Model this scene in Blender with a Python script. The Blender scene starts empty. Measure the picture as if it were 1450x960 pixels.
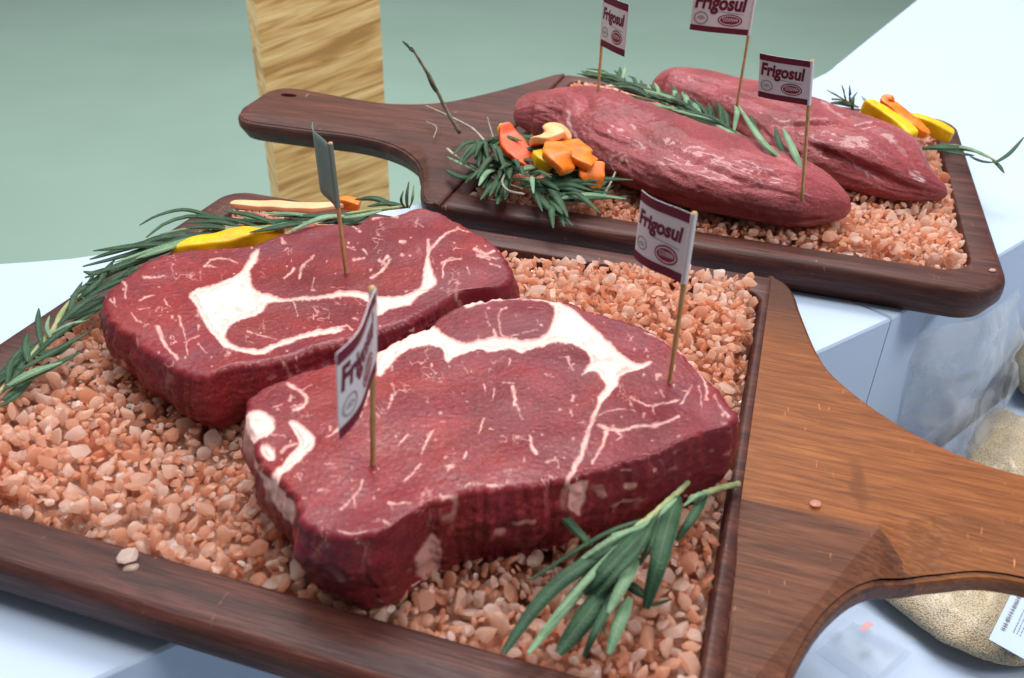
import bpy, math, random
import numpy as np
from mathutils import Vector, Matrix

SC = bpy.context.scene
COL = SC.collection
random.seed(4); RNG = np.random.default_rng(4)

# ------------------------------------------------------------------ camera
F_PX, CX, CY = 1252.0, 725.0, 480.0           # focal length in pixels of the 1450 wide photograph
PITCH, ROLL, CAM_H = math.radians(32.6), math.radians(1.75), 0.275
FW = np.array([0, math.cos(PITCH), -math.sin(PITCH)])
_u0 = np.cross([1, 0, 0], FW)
RT = math.cos(ROLL) * np.array([1, 0, 0]) + math.sin(ROLL) * _u0
UP = math.cos(ROLL) * _u0 - math.sin(ROLL) * np.array([1, 0, 0])
EYE = np.array([0, 0, CAM_H])

def W(x, y, z):
    """the point at height z (over the counter top) seen at pixel x, y of the photograph"""
    d = FW * F_PX + RT * (x - CX) - UP * (y - CY)
    return EYE + d * ((z - CAM_H) / d[2])

def proj(P):
    D = np.asarray(P, float) - EYE
    k = D @ FW
    return np.stack([CX + F_PX * (D @ RT) / k, CY - F_PX * (D @ UP) / k], -1)

def px_size(P):
    """metres covered by one photograph pixel at P"""
    return float((np.asarray(P) - EYE) @ FW) / F_PX

cam = bpy.data.cameras.new('camera')
cam.sensor_width = 36; cam.lens = F_PX / 1450 * 36
cam.clip_start = .01; cam.clip_end = 60
cam_o = bpy.data.objects.new('camera', cam); COL.objects.link(cam_o)
M = Matrix.Identity(4)
for i in range(3):
    M[i][0], M[i][1], M[i][2], M[i][3] = RT[i], UP[i], -FW[i], EYE[i]
cam_o.matrix_world = M
SC.camera = cam_o
cam.dof.use_dof = True; cam.dof.focus_distance = .50; cam.dof.aperture_fstop = 14

# ------------------------------------------------------------------ light and exposure
wd = bpy.data.worlds.new('World'); SC.world = wd; wd.use_nodes = True
bg = wd.node_tree.nodes['Background']
bg.inputs[0].default_value = (.95, .97, 1, 1); bg.inputs[1].default_value = .19

def area(name, loc, target, sx, sy, energy, color):
    l = bpy.data.lights.new(name, 'AREA'); l.shape = 'RECTANGLE'; l.size = sx; l.size_y = sy
    l.energy = energy; l.color = color
    o = bpy.data.objects.new(name, l); COL.objects.link(o)
    o.location = loc
    o.rotation_euler = (Vector(target) - Vector(loc)).to_track_quat('-Z', 'Y').to_euler()
    return o
area('ceiling_or_fill_light', (.0, 1.75, 2.9), (0, .6, 0), 1.4, .9, 74, (1, .97, .945))
area('ceiling_or_fill_light', (.35, .25, 2.5), (.05, .4, 0), 1.0, 1.0, 24, (1, .97, .93))
area('ceiling_or_fill_light', (1.7, -.35, 1.9), (.35, .42, -.1), .6, .6, 36, (1, .98, .96))  # added fill lamp, lightens the counter's right-hand faces
area('ceiling_or_fill_light', (-.8, 3.2, 3.6), (-.6, 3.0, -.8), 7.0, 4.0, 265, (1, 1, 1))
sp = bpy.data.lights.new('post_fill_spot', 'SPOT'); sp.energy = 290; sp.spot_size = math.radians(21); sp.spot_blend = .7; sp.shadow_soft_size = .06; sp.color = (1, .93, .82)  # added spot that brightens the front of the post
spo = bpy.data.objects.new('post_fill_spot', sp); COL.objects.link(spo); spo.location = (-1.3, -.2, 2.4)
spo.rotation_euler = (Vector((-.27, 1.05, .05)) - Vector(spo.location)).to_track_quat('-Z', 'Y').to_euler()
SC.view_settings.view_transform = 'Standard'; SC.view_settings.look = 'None'
SC.view_settings.exposure = -.12; SC.view_settings.gamma = 1
SC.cycles.use_denoising = True
SC.cycles.max_bounces = 8; SC.cycles.transparent_max_bounces = 12

# ------------------------------------------------------------------ helpers
def tag(o, label=None, cat=None, group=None, kind=None):
    for k, v in (('label', label), ('category', cat), ('group', group), ('kind', kind)):
        if v: o[k] = v
    return o

def thing(name, label, cat, loc, group=None):
    o = bpy.data.objects.new(name, None); COL.objects.link(o)
    o.empty_display_size = .01
    o.location = tuple(float(v) for v in loc)
    return tag(o, label, cat, group)

def base_of(o):
    v = np.zeros(3)
    while o is not None:
        v += np.array(o.location); o = o.parent
    return v

def mesh(name, V, F, mats, smooth=True, mi=None):
    me = bpy.data.meshes.new(name)
    V = np.asarray(V, np.float32)
    if isinstance(F, np.ndarray):
        n, k = F.shape
        me.vertices.add(len(V)); me.loops.add(n * k); me.polygons.add(n)
        me.vertices.foreach_set('co', V.ravel())
        me.loops.foreach_set('vertex_index', F.astype(np.int32).ravel())
        me.polygons.foreach_set('loop_start', np.arange(0, n * k, k, dtype=np.int32))
        me.update(calc_edges=True); me.validate()
    else:
        me.from_pydata([tuple(map(float, v)) for v in V], [], [tuple(map(int, f)) for f in F])
    for m in (mats if isinstance(mats, (list, tuple)) else [mats]): me.materials.append(m)
    me.polygons.foreach_set('use_smooth', np.full(len(me.polygons), smooth))
    if mi is not None: me.polygons.foreach_set('material_index', np.asarray(mi, np.int32))
    me.update()
    return me

def link(name, me, parent=None):
    o = bpy.data.objects.new(name, me); COL.objects.link(o)
    if parent is not None: o.parent = parent
    return o

def part(name, V, F, mats, parent=None, smooth=True, mi=None):
    """a mesh given in world coordinates, hung under its thing (things carry no rotation unless built locally)"""
    V = np.asarray(V, float)
    if parent is not None: V = V - base_of(parent)
    return link(name, mesh(name, V, F, mats, smooth, mi), parent)

def attr(me, name, vals):
    a = me.attributes.new(name, 'FLOAT', 'POINT'); a.data.foreach_set('value', np.asarray(vals, np.float32))

def grid_faces(nr, nc, closed=True, off=0):
    i = np.arange(nr - 1)[:, None]; j = np.arange(nc if closed else nc - 1)[None, :]
    a = i * nc + j; b = i * nc + (j + 1) % nc
    return np.stack([a, b, b + nc, a + nc], -1).reshape(-1, 4) + off

def catmull(P, n, closed=False):
    P = np.asarray(P, float); m = len(P)
    if closed: Q = np.vstack([P[-1], P, P[0], P[1]]); segs = m
    else: Q = np.vstack([2 * P[0] - P[1], P, 2 * P[-1] - P[-2]]); segs = m - 1
    d = np.linalg.norm(np.diff(Q[1:segs + 2], axis=0), axis=1)
    c = np.concatenate([[0], np.cumsum(d)])
    t = np.linspace(0, c[-1], n, endpoint=not closed)
    k = np.clip(np.searchsorted(c, t, side='right') - 1, 0, segs - 1)
    u = ((t - c[k]) / np.maximum(d[k], 1e-9))[:, None]
    p0, p1, p2, p3 = Q[k], Q[k + 1], Q[k + 2], Q[k + 3]
    return .5 * (2 * p1 + (p2 - p0) * u + (2 * p0 - 5 * p1 + 4 * p2 - p3) * u ** 2 + (3 * p1 - p0 - 3 * p2 + p3) * u ** 3)

_LAT = np.random.default_rng(11).random((64, 64, 64))
def vnoise(P, scale=1., seed=0):
    P = np.asarray(P, float) * scale + seed * 7.31
    if P.shape[-1] == 2: P = np.concatenate([P, np.full(P.shape[:-1] + (1,), .37 + seed)], -1)
    i = np.floor(P).astype(int); f = P - i; f = f * f * (3 - 2 * f)
    r = 0
    for dx in (0, 1):
        for dy in (0, 1):
            for dz in (0, 1):
                w = (f[..., 0] if dx else 1 - f[..., 0]) * (f[..., 1] if dy else 1 - f[..., 1]) * (f[..., 2] if dz else 1 - f[..., 2])
                r = r + w * _LAT[(i[..., 0] + dx) % 64, (i[..., 1] + dy) % 64, (i[..., 2] + dz) % 64]
    return r * 2 - 1
def fbm(P, scale, oct=3, seed=0):
    return sum(vnoise(P, scale * 2 ** k, seed + k) / 2 ** k for k in range(oct))

def sstep(a, b, x):
    t = np.clip((x - a) / (b - a), 0, 1); return t * t * (3 - 2 * t)

def seg_dist(P, A, B):
    """distance of points to a segment and the position along it"""
    d = B - A; L = max(d @ d, 1e-12)
    t = np.clip(((P - A) @ d) / L, 0, 1)
    return np.hypot(*(P - A - t[:, None] * d).T), t

def poly_sd(P, poly):
    """signed distance, positive inside"""
    poly = np.asarray(poly, float); n = len(poly)
    D = np.full(len(P), 1e9); ins = np.zeros(len(P), bool)
    for k in range(n):
        A, B = poly[k], poly[(k + 1) % n]
        D = np.minimum(D, seg_dist(P, A, B)[0])
        c = ((A[1] > P[:, 1]) != (B[1] > P[:, 1]))
        with np.errstate(divide='ignore', invalid='ignore'):
            xx = (B[0] - A[0]) * (P[:, 1] - A[1]) / (B[1] - A[1] + 1e-12) + A[0]
        ins ^= c & (P[:, 0] < xx)
    return np.where(ins, D, -D)

def line_sd(P, pts, w0, w1=None):
    """positive inside a tapering line of width w0 -> w1"""
    pts = np.asarray(pts, float); w1 = w0 if w1 is None else w1
    D = np.full(len(P), -1e9); n = len(pts) - 1
    for k in range(n):
        d, t = seg_dist(P, pts[k], pts[k + 1])
        D = np.maximum(D, .5 * (w0 + (w1 - w0) * (k + t) / n) - d)
    return D

# ------------------------------------------------------------------ materials
class NT:
    def __init__(s, name):
        s.m = bpy.data.materials.new(name); s.m.use_nodes = True
        s.t = s.m.node_tree; s.N = s.t.nodes; s.L = s.t.links
        s.b = s.N['Principled BSDF']
    def n(s, typ, **kw):
        nd = s.N.new(typ)
        for k, v in kw.items(): setattr(nd, k, v)
        return nd
    def put(s, sock, v):
        if hasattr(v, 'is_output') or isinstance(v, bpy.types.NodeSocket): s.L.new(v, sock)
        else: sock.default_value = v
    def coord(s, out='Object', scale=(1, 1, 1), rot=(0, 0, 0)):
        c = s.n('ShaderNodeTexCoord'); mp = s.n('ShaderNodeMapping')
        s.L.new(c.outputs[out], mp.inputs[0]); mp.inputs['Scale'].default_value = scale; mp.inputs['Rotation'].default_value = rot
        return mp.outputs[0]
    def noise(s, vec, scale, detail=3, rough=.55, dist=0):
        t = s.n('ShaderNodeTexNoise'); s.L.new(vec, t.inputs['Vector'])
        t.inputs['Scale'].default_value = scale; t.inputs['Detail'].default_value = detail
        t.inputs['Roughness'].default_value = rough; t.inputs['Distortion'].default_value = dist
        return t.outputs['Fac']
    def ramp(s, fac, stops, interp='LINEAR'):
        r = s.n('ShaderNodeValToRGB'); s.L.new(fac, r.inputs[0]); r.color_ramp.interpolation = interp
        e = r.color_ramp.elements
        while len(e) < len(stops): e.new(.5)
        for q, (p, c) in zip(e, stops):
            q.position = p; q.color = (c, c, c, 1) if isinstance(c, (int, float)) else (*c, 1)
        return r.outputs[0]
    def mix(s, fac, a, b, mode='MIX'):
        m = s.n('ShaderNodeMix', data_type='RGBA', blend_type=mode)
        s.put(m.inputs[0], fac)
        for k, v in ((6, a), (7, b)):
            s.put(m.inputs[k], (*v, 1) if isinstance(v, tuple) and len(v) == 3 else v)
        return m.outputs[2]
    def math(s, op, a, b=0.):
        m = s.n('ShaderNodeMath', operation=op); s.put(m.inputs[0], a); s.put(m.inputs[1], b); return m.outputs[0]
    def attr(s, name):
        a = s.n('ShaderNodeAttribute'); a.attribute_name = name; return a.outputs['Fac']
    def bump(s, h, strength, dist):
        b = s.n('ShaderNodeBump'); s.put(b.inputs['Height'], h)
        b.inputs['Strength'].default_value = strength; b.inputs['Distance'].default_value = dist
        s.L.new(b.outputs[0], s.b.inputs['Normal'])
    def set(s, **kw):
        for k, v in kw.items():
            sock = s.b.inputs[k.replace('_', ' ')]
            s.put(sock, (*v, 1) if isinstance(v, tuple) and len(v) == 3 and sock.type == 'RGBA' else v)
        return s

def wood_mat(name, dark, mid, light, rough=.42, grain=1., spec=.3, stain=False):
    t = NT(name)
    v = t.coord('Object', (3, 34, 34))
    g = t.noise(v, 5 * grain, 5, .62, .6)
    f = t.noise(t.coord('Object', (14, 320, 320)), 3, 3, .6)
    big = t.noise(t.coord('Object', (4, 9, 9)), 2.2, 2, .5)
    c = t.ramp(g, [(.28, dark), (.5, mid), (.74, light)])
    c = t.mix(t.ramp(f, [(.38, .5), (.58, 0.)]), c, dark)
    c = t.mix(t.ramp(big, [(.35, .45), (.6, 0.)]), c, dark)
    sc = t.noise(t.coord('Object', (160, 30, 60), (0, 0, .6)), 3, 2, .5, .3)
    msk = t.noise(t.coord('Object'), 30, 2, .5)
    c = t.mix(t.math('MULTIPLY', t.ramp(sc, [(.70, 0.), (.74, .55)]), t.ramp(msk, [(.5, 0.), (.6, 1.)])), c, tuple(min(1, q * 2.6 + .05) for q in light))
    if stain:
        # a knife-long dark smudge across the grain, and darker brown towards the far shoulder
        ws = t.n('ShaderNodeTexCoord'); mp = t.n('ShaderNodeMapping'); t.L.new(ws.outputs['Object'], mp.inputs[0])
        mp.inputs['Location'].default_value = (-.2252, .0105, 0)
        sx = t.n('ShaderNodeSeparateXYZ'); t.L.new(mp.outputs[0], sx.inputs[0])
        wob = t.math('MULTIPLY', t.math('SUBTRACT', t.noise(ws.outputs['Object'], 90, 2), .5), .008)
        ex = t.math('DIVIDE', t.math('ABSOLUTE', t.math('ADD', t.math('SUBTRACT', sx.outputs[0], t.math('MULTIPLY', sx.outputs[1], -.05)), wob)), .0042)
        ey = t.math('DIVIDE', t.math('ABSOLUTE', sx.outputs[1]), .019)
        e = t.math('ADD', t.math('POWER', ex, 2.), t.math('POWER', ey, 2.))
        c = t.mix(t.ramp(e, [(.15, .75), (1., 0.)]), c, dark)
        s2 = t.n('ShaderNodeSeparateXYZ'); t.L.new(ws.outputs['Object'], s2.inputs[0])
        far = t.math('ADD', s2.outputs[1], t.math('MULTIPLY', t.noise(ws.outputs['Object'], 25, 3), .03))
        c = t.mix(t.ramp(far, [(.105, 0.), (.155, .9)]), c, (.05, .016, .010))
    t.set(Base_Color=c, Roughness=t.ramp(f, [(.3, rough + .14), (.7, rough - .04)]), Specular_IOR_Level=spec)
    t.bump(t.math('ADD', g, t.math('MULTIPLY', f, .6)), .6, .0007)
    return t.m
M_DARK = wood_mat('stained_wood', (.024, .0056, .0046), (.074, .0195, .0140), (.15, .045, .031), .46, 1., .36)
M_HANDLE = wood_mat('orange_brown_wood', (.12, .034, .009), (.235, .074, .019), (.34, .122, .033), .42, 2.1, .26, True)
M_RED = wood_mat('red_brown_wood', (.05, .015, .007), (.125, .040, .017), (.19, .068, .030), .44, 1.8, .24)

def meat_mat():
    t = NT('beef')
    v = t.coord('Object')
    fat = t.attr('fat')
    big = t.noise(v, 38, 3, .55)
    sp = t.noise(v, 900, 2, .6)
    fb = t.noise(t.coord('Object', (1, .35, 1), (0, 0, .5)), 420, 3, .65)
    lean = t.ramp(big, [(.3, (.125, .008, .011)), (.5, (.195, .0135, .018)), (.72, (.28, .023, .027))])
    lean = t.mix(t.ramp(sp, [(.48, 0.), (.70, .42)]), lean, (.42, .085, .095))
    lean = t.mix(t.ramp(sp, [(.30, .30), (.46, 0.)]), lean, (.09, .007, .012))
    lean = t.mix(t.ramp(fb, [(.3, .5), (.52, 0.)]), lean, (.085, .006, .010))
    hue = t.noise(v, 17, 3, .6, .4)
    lean = t.mix(t.ramp(hue, [(.42, 0.), (.66, .65)]), lean, (.13, .014, .030))
    lean = t.mix(t.ramp(hue, [(.30, .55), (.46, 0.)]), lean, (.27, .022, .018))
    fcol = t.ramp(t.noise(v, 130, 3, .6), [(.3, (.66, .41, .36)), (.5, (.75, .60, .56)), (.72, (.80, .72, .70))])
    thick = t.ramp(fat, [(.0, 0.), (.4, .45), (.9, 1.)])
    fcol = t.mix(t.attr('deep'), (.86, .50, .45), fcol)
    c = t.mix(thick, lean, fcol)
    t.set(Base_Color=c, Roughness=t.ramp(sp, [(.3, .52), (.7, .38)]), Specular_IOR_Level=.24)
    t.b.inputs['Subsurface Weight'].default_value = .18
    t.b.inputs['Subsurface Radius'].default_value = (1, .25, .15)
    t.b.inputs['Subsurface Scale'].default_value = .0022
    t.bump(t.math('ADD', t.math('MULTIPLY', sp, .7), fb), .30, .0004)
    t.b.inputs['Coat Weight'].default_value = .14; t.b.inputs['Coat Roughness'].default_value = .22
    return t.m
M_MEAT = meat_mat()

def loin_mat():
    t = NT('tenderloin')
    al = t.attr('along'); ar = t.attr('around')
    cv = t.n('ShaderNodeCombineXYZ'); t.L.new(al, cv.inputs[0]); t.L.new(ar, cv.inputs[1])
    fib = t.n('ShaderNodeMapping'); t.L.new(cv.outputs[0], fib.inputs[0]); fib.inputs['Scale'].default_value = (4.5, 74, 1)
    f1 = t.noise(fib.outputs[0], 3.4, 4, .65, .9)
    v = t.coord('Object')
    big = t.noise(v, 26, 3, .55)
    sp = t.noise(v, 520, 3, .7)
    c = t.ramp(big, [(.3, (.235, .022, .031)), (.5, (.35, .044, .055)), (.7, (.47, .085, .100))])
    c = t.mix(t.ramp(f1, [(.30, .45), (.48, 0.)]), c, (.26, .022, .034))
    c = t.mix(t.ramp(f1, [(.58, 0.), (.78, .35)]), c, (.64, .22, .25))
    c = t.mix(t.ramp(sp, [(.5, 0.), (.75, .35)]), c, (.66, .27, .28))
    film = t.noise(t.coord('Object', (1, .6, 1)), 60, 4, .7, 1.2)
    c = t.mix(t.ramp(film, [(.66, 0.), (.78, .12)]), c, (.72, .42, .44))
    c = t.mix(t.ramp(t.attr('silver'), [(.0, 0.), (1., .8)]), c, (.80, .56, .56))
    t.set(Base_Color=c, Roughness=t.ramp(f1, [(.3, .28), (.7, .40)]), Specular_IOR_Level=.5)
    t.b.inputs['Coat Weight'].default_value = .36; t.b.inputs['Coat Roughness'].default_value = .13
    t.b.inputs['Subsurface Weight'].default_value = .15
    t.b.inputs['Subsurface Radius'].default_value = (1, .25, .15); t.b.inputs['Subsurface Scale'].default_value = .003
    t.bump(t.math('ADD', t.math('MULTIPLY', t.noise(v, 330, 4, .7), 1.5), t.math('MULTIPLY', f1, .8)), .8, .0022)
    return t.m
M_LOIN = loin_mat()

def salt_mat():
    t = NT('pink_salt')
    k = t.attr('tint')
    c = t.ramp(k, [(0., (.78, .36, .21)), (.3, (.88, .52, .37)), (.6, (.92, .66, .53)), (.85, (.94, .77, .68)), (1., (.96, .88, .85))])
    v = t.coord('Object')
    cl = t.noise(v, 150, 3, .6)
    c = t.mix(t.ramp(cl, [(.35, .4), (.6, 0.)]), c, t.mix(.5, c, (.76, .28, .15)))
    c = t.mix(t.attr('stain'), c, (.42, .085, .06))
    t.set(Base_Color=c, Roughness=.2, Specular_IOR_Level=.6)
    t.b.inputs['Transmission Weight'].default_value = .35; t.b.inputs['IOR'].default_value = 1.45
    t.bump(t.noise(v, 480, 3, .6), .3, .0006)
    tl = t.n('ShaderNodeBsdfTranslucent'); t.L.new(t.mix(.35, c, (1., .75, .6)), tl.inputs[0])
    mx = t.n('ShaderNodeMixShader'); mx.inputs[0].default_value = .62
    t.L.new(t.b.outputs[0], mx.inputs[1]); t.L.new(tl.outputs[0], mx.inputs[2]); t.L.new(mx.outputs[0], t.N['Material Output'].inputs[0])
    return t.m
M_SALT = salt_mat()

def leaf_mat(name, a, b, rough):
    t = NT(name)
    v = t.coord('Object')
    c = t.ramp(t.noise(v, 90, 3, .6), [(.3, a), (.7, b)])
    rib = t.attr('rib')
    c = t.mix(t.math('MULTIPLY', rib, .8), c, tuple(min(1, q * 1.6 + e) for q, e in zip(b, (.13, .17, .11))))
    t.set(Base_Color=c, Roughness=rough, Specular_IOR_Level=.25)
    t.b.inputs['Subsurface Weight'].default_value = .08; t.b.inputs['Subsurface Scale'].default_value = .001
    t.bump(t.noise(t.coord('Object'), 1300, 2, .6), .8, .0007)
    return t.m
M_LEAF = leaf_mat('rosemary_leaf', (.012, .040, .019), (.036, .090, .046), .5)
M_PALE = leaf_mat('rosemary_underside', (.10, .20, .11), (.22, .34, .21), .6)
M_STEM = leaf_mat('rosemary_stem', (.20, .25, .10), (.42, .44, .24), .6)
M_TWIG = leaf_mat('dry_twig', (.20, .17, .13), (.46, .42, .34), .7)

def plain(name, col, rough=.5, spec=.5, var=.12, scale=60, bump=0., bscale=400, sss=0.):
    t = NT(name)
    v = t.coord('Object')
    c = t.ramp(t.noise(v, scale, 3, .6), [(.3, tuple(q * (1 - var) for q in col)), (.7, tuple(min(1, q * (1 + var)) for q in col))])
    t.set(Base_Color=c, Roughness=rough, Specular_IOR_Level=spec)
    if bump: t.bump(t.noise(v, bscale, 3, .6), bump, .0006)
    if sss:
        t.b.inputs['Subsurface Weight'].default_value = sss; t.b.inputs['Subsurface Scale'].default_value = .002
    return t.m
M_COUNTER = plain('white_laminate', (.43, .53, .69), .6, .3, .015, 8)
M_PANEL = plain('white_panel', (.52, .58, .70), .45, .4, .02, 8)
M_FLOOR = plain('green_floor', (.27, .395, .335), .45, .35, .06, 1.1)
M_YEL = plain('yellow_pepper', (.80, .47, .008),.38, .3, .16, 110, .3, 300, .4)
M_ORG = plain('orange_pepper', (.82, .19, .018),.38, .3, .34, 110, .3, 300, .4)
M_RED_P = plain('red_pepper', (.72, .085, .018),.38, .3, .28, 110, .3, 300, .3)
M_FLESH = plain('pepper_flesh', (.86, .46, .20), .4, .5, .18, 120, .3, 300, .3)
M_PEACH = plain('cut_carrot', (.84, .44, .24), .45, .4, .08, 90, .2, 300, .2)
M_STICK = plain('bamboo', (.50, .30, .13), .55, .3, .2, 200, .2, 700)
M_PAPER = plain('white_paper', (.66, .63, .68), .6, .3, .03, 40)
M_INK = plain('maroon_ink', (.135, .012, .035), .55, .3, .1, 200)
M_OVAL = plain('red_ink', (.24, .02, .05), .55, .3, .1, 200)
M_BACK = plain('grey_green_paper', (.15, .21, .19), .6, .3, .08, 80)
M_GREY = plain('grey_ink', (.27, .27, .30), .6, .3, .1, 200)

def grain_mat():
    t = NT('sesame')
    v = t.coord('Object')
    w = t.n('ShaderNodeTexVoronoi'); t.L.new(v, w.inputs['Vector']); w.inputs['Scale'].default_value = 1050
    c = t.ramp(w.outputs['Distance'], [(.1, (.84, .68, .44)), (.5, (.66, .51, .30)), (.75, (.32, .23, .12))])
    c = t.mix(t.ramp(t.noise(v, 40, 3), [(.4, .4), (.65, 0.)]), c, (.30, .23, .13))
    t.set(Base_Color=c, Roughness=.6)
    t.bump(w.outputs['Distance'], .8, -.0008)
    return t.m
M_GRAIN = grain_mat()
M_STAIN = None

def film_mat(name, lo, hi, gloss=.07):
    t = NT(name)
    v = t.coord('Object')
    d = t.n('ShaderNodeBsdfDiffuse'); d.inputs[0].default_value = (.75, .78, .82, 1)
    tr = t.n('ShaderNodeBsdfTransparent'); tr.inputs[0].default_value = (.93, .94, .95, 1)
    gl = t.n('ShaderNodeBsdfGlossy'); gl.inputs[0].default_value = (.9, .9, .9, 1); gl.inputs['Roughness'].default_value = .28
    m1 = t.n('ShaderNodeMixShader'); t.L.new(t.ramp(t.noise(v, 30, 3, .6, .5), [(.35, lo), (.65, hi)]), m1.inputs[0])
    t.L.new(tr.outputs[0], m1.inputs[1]); t.L.new(d.outputs[0], m1.inputs[2])
    m2 = t.n('ShaderNodeMixShader'); m2.inputs[0].default_value = gloss
    t.L.new(m1.outputs[0], m2.inputs[1]); t.L.new(gl.outputs[0], m2.inputs[2])
    t.L.new(m2.outputs[0], t.N['Material Output'].inputs[0])
    return t.m
M_FILM = film_mat('clear_film', .12, .42)
M_WRAP = film_mat('clear_bag_film', .02, .12, .025)

def post_mat():
    t = NT('pale_oak')
    v0 = t.coord('Object', (1, 1, 1), (0, .30, 0))
    def stretched(sc):
        mp = t.n('ShaderNodeMapping'); t.L.new(v0, mp.inputs[0]); mp.inputs['Scale'].default_value = sc; return mp.outputs[0]
    g = t.noise(stretched((2.4, 2.4, 24)), 3.0, 3, .55, 1.0)
    f = t.noise(stretched((6, 6, 170)), 3, 3, .6)
    c = t.ramp(g, [(.36, (.42, .22, .07)), (.47, (.66, .41, .155)), (.62, (.82, .60, .29))])
    c = t.mix(t.ramp(f, [(.35, .4), (.55, 0.)]), c, (.46, .24, .075))
    t.set(Base_Color=c, Roughness=.5)
    return t.m
M_POST = post_mat()

# ------------------------------------------------------------------ floor, counter, shelf, post
tag(part('floor', [(-7, -3, -.78), (7, -3, -.78), (7, 9, -.78), (-7, 9, -.78)], [(0, 1, 2, 3)], M_FLOOR, smooth=False), kind='structure')

def slab(poly, z1, z0, bev=.0015):
    """prism with a small eased upper edge"""
    P = np.asarray(poly, float)[:, :2]; n = len(P)
    d = np.roll(P, -1, 0) - P; d /= np.linalg.norm(d, axis=1)[:, None]
    nn = np.stack([d[:, 1], -d[:, 0]], 1); m = nn + np.roll(nn, 1, 0); m /= np.maximum(np.linalg.norm(m, axis=1)[:, None], .3)
    area2 = np.sum(P[:, 0] * np.roll(P[:, 1], -1) - np.roll(P[:, 0], -1) * P[:, 1])
    s = -1 if area2 > 0 else 1
    rings = [(P + s * m * bev, z1), (P, z1 - bev), (P, z0)]
    V = np.vstack([np.c_[q, np.full(n, z)] for q, z in rings])
    F = [tuple(range(n)), tuple(range(3 * n - 1, 2 * n - 1, -1))]
    F += [tuple(r) for r in grid_faces(3, n)]
    return V, F

far_edge = catmull([W(-260, 392, 0)[:2], W(0, 372, 0)[:2], W(130, 361, 0)[:2], (-.10, .60), (.12, .76), W(1150, 112, 0)[:2], W(1185, 90, 0)[:2], W(1210, 70, 0)[:2], W(1210, 70, 0)[:2] + (W(1210, 70, 0) - W(1185, 90, 0))[:2] * 4, W(1210, 70, 0)[:2] + (W(1210, 70, 0) - W(1185, 90, 0))[:2] * 9], 60)
c1 = W(1262, 451, 0)[:2]; c0 = W(1165, 495, 0)[:2]; c2 = W(1450, 341, 0)[:2]
d0 = (c1 - c0) / np.linalg.norm(c1 - c0); d2 = (c2 - c1) / np.linalg.norm(c2 - c1)
nearp = c1 - d0 * .75
farp = c1 + d2 * 1.6
# the counter is two cabinets butted together behind the corner seen under the rear board
seam_dir = np.array([-d2[1], d2[0]])
seam_far = c1 + seam_dir * .55
fl = far_edge
side = (fl - c1) @ d2
A = fl[side < 0]; B = fl[side >= 0]
cut = A[-1] + (B[0] - A[-1]) * (-side[side < 0][-1]) / (side[side >= 0][0] - side[side < 0][-1])
polyA = list(map(tuple, A)) + [tuple(cut), tuple(c1), tuple(nearp), (-.62, -.05)]
gap = d2 * .0012
polyB = [tuple(cut + gap)] + list(map(tuple, B)) + [(1.8, 1.75), tuple(farp), tuple(c1 + gap)]
for poly, lab in ((polyA, 'white laminate counter carrying the steak board, tinted pale blue'),
                  (polyB, 'white laminate counter behind the tenderloin board, reaching to the upper right')):
    t = thing('display_counter', lab, 'counter', (*np.mean(poly, 0), -.78))
    V, F = slab(poly, 0, -.1535); part('counter_top', V, F, M_COUNTER, t, False)
    V, F = slab(np.array(poly), -.154, -.78, .001)
    part('cabinet', V, F, M_PANEL, t, False)

sh = [tuple(c1 - d0 * .70 + np.array([.012, -.012])), tuple(c1 + np.array([.009, -.012])), tuple(c1 + d2 * .8 + np.array([.012, -.012])), (1.25, .40), (.55, -.12)]
t = thing('low_shelf', 'low white shelf beside the counter holding bags of grain', 'shelf', (.5, .35, -.78))
V, F = slab(sh, -.150, -.175); part('shelf_board', V, F, M_COUNTER, t, False)
V, F = slab(np.array(sh) * .96 + np.array([.02, .01]), -.1755, -.78); part('shelf_base', V, F, M_PANEL, t, False)

# wooden post standing on the floor behind the counter
pz = -.15
pA, pB, pC = W(388, 262, pz), W(552, 275, pz), W(362, 262, pz)
pb = np.array([pA[0], pA[1]]); 
yaw = math.radians(24)
dist_y = 1.05
def at_y(x, y, Y):
    d = FW * F_PX + RT * (x - CX) - UP * (y - CY); return EYE + d * (Y / d[1])
A3 = at_y(386, 200, dist_y); ang = math.radians(20)
# width of the front face so that its far edge meets pixel 547
wv = np.array([math.cos(ang), math.sin(ang)])
lo, hi = .01, .6
for _ in range(40):
    mid = (lo + hi) / 2; p = np.array([*(A3[:2] + wv * mid), A3[2]])
    if proj(p)[0] < 547: lo = mid
    else: hi = mid
wd_ = lo; nv = np.array([-wv[1], wv[0]])
t = thing('wooden_post', 'pale wooden post with slanting grain standing behind the boards', 'post', (*A3[:2], -.78))
P4 = [A3[:2], A3[:2] + wv * wd_, A3[:2] + wv * wd_ + nv * .17, A3[:2] + nv * .17]
V, F = slab(P4, .9, -.78, .002); part('post_shaft', V, F, M_POST, t, False)

# ------------------------------------------------------------------ serving boards
ANG = math.radians(-16.7)
E1 = np.array([math.cos(ANG), math.sin(ANG)]); E2 = np.array([-E1[1], E1[0]])
RIM = .025
def SN(s, n): return s / 1000 * E1 + n / 1000 * E2       # board axes, millimetres

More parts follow.
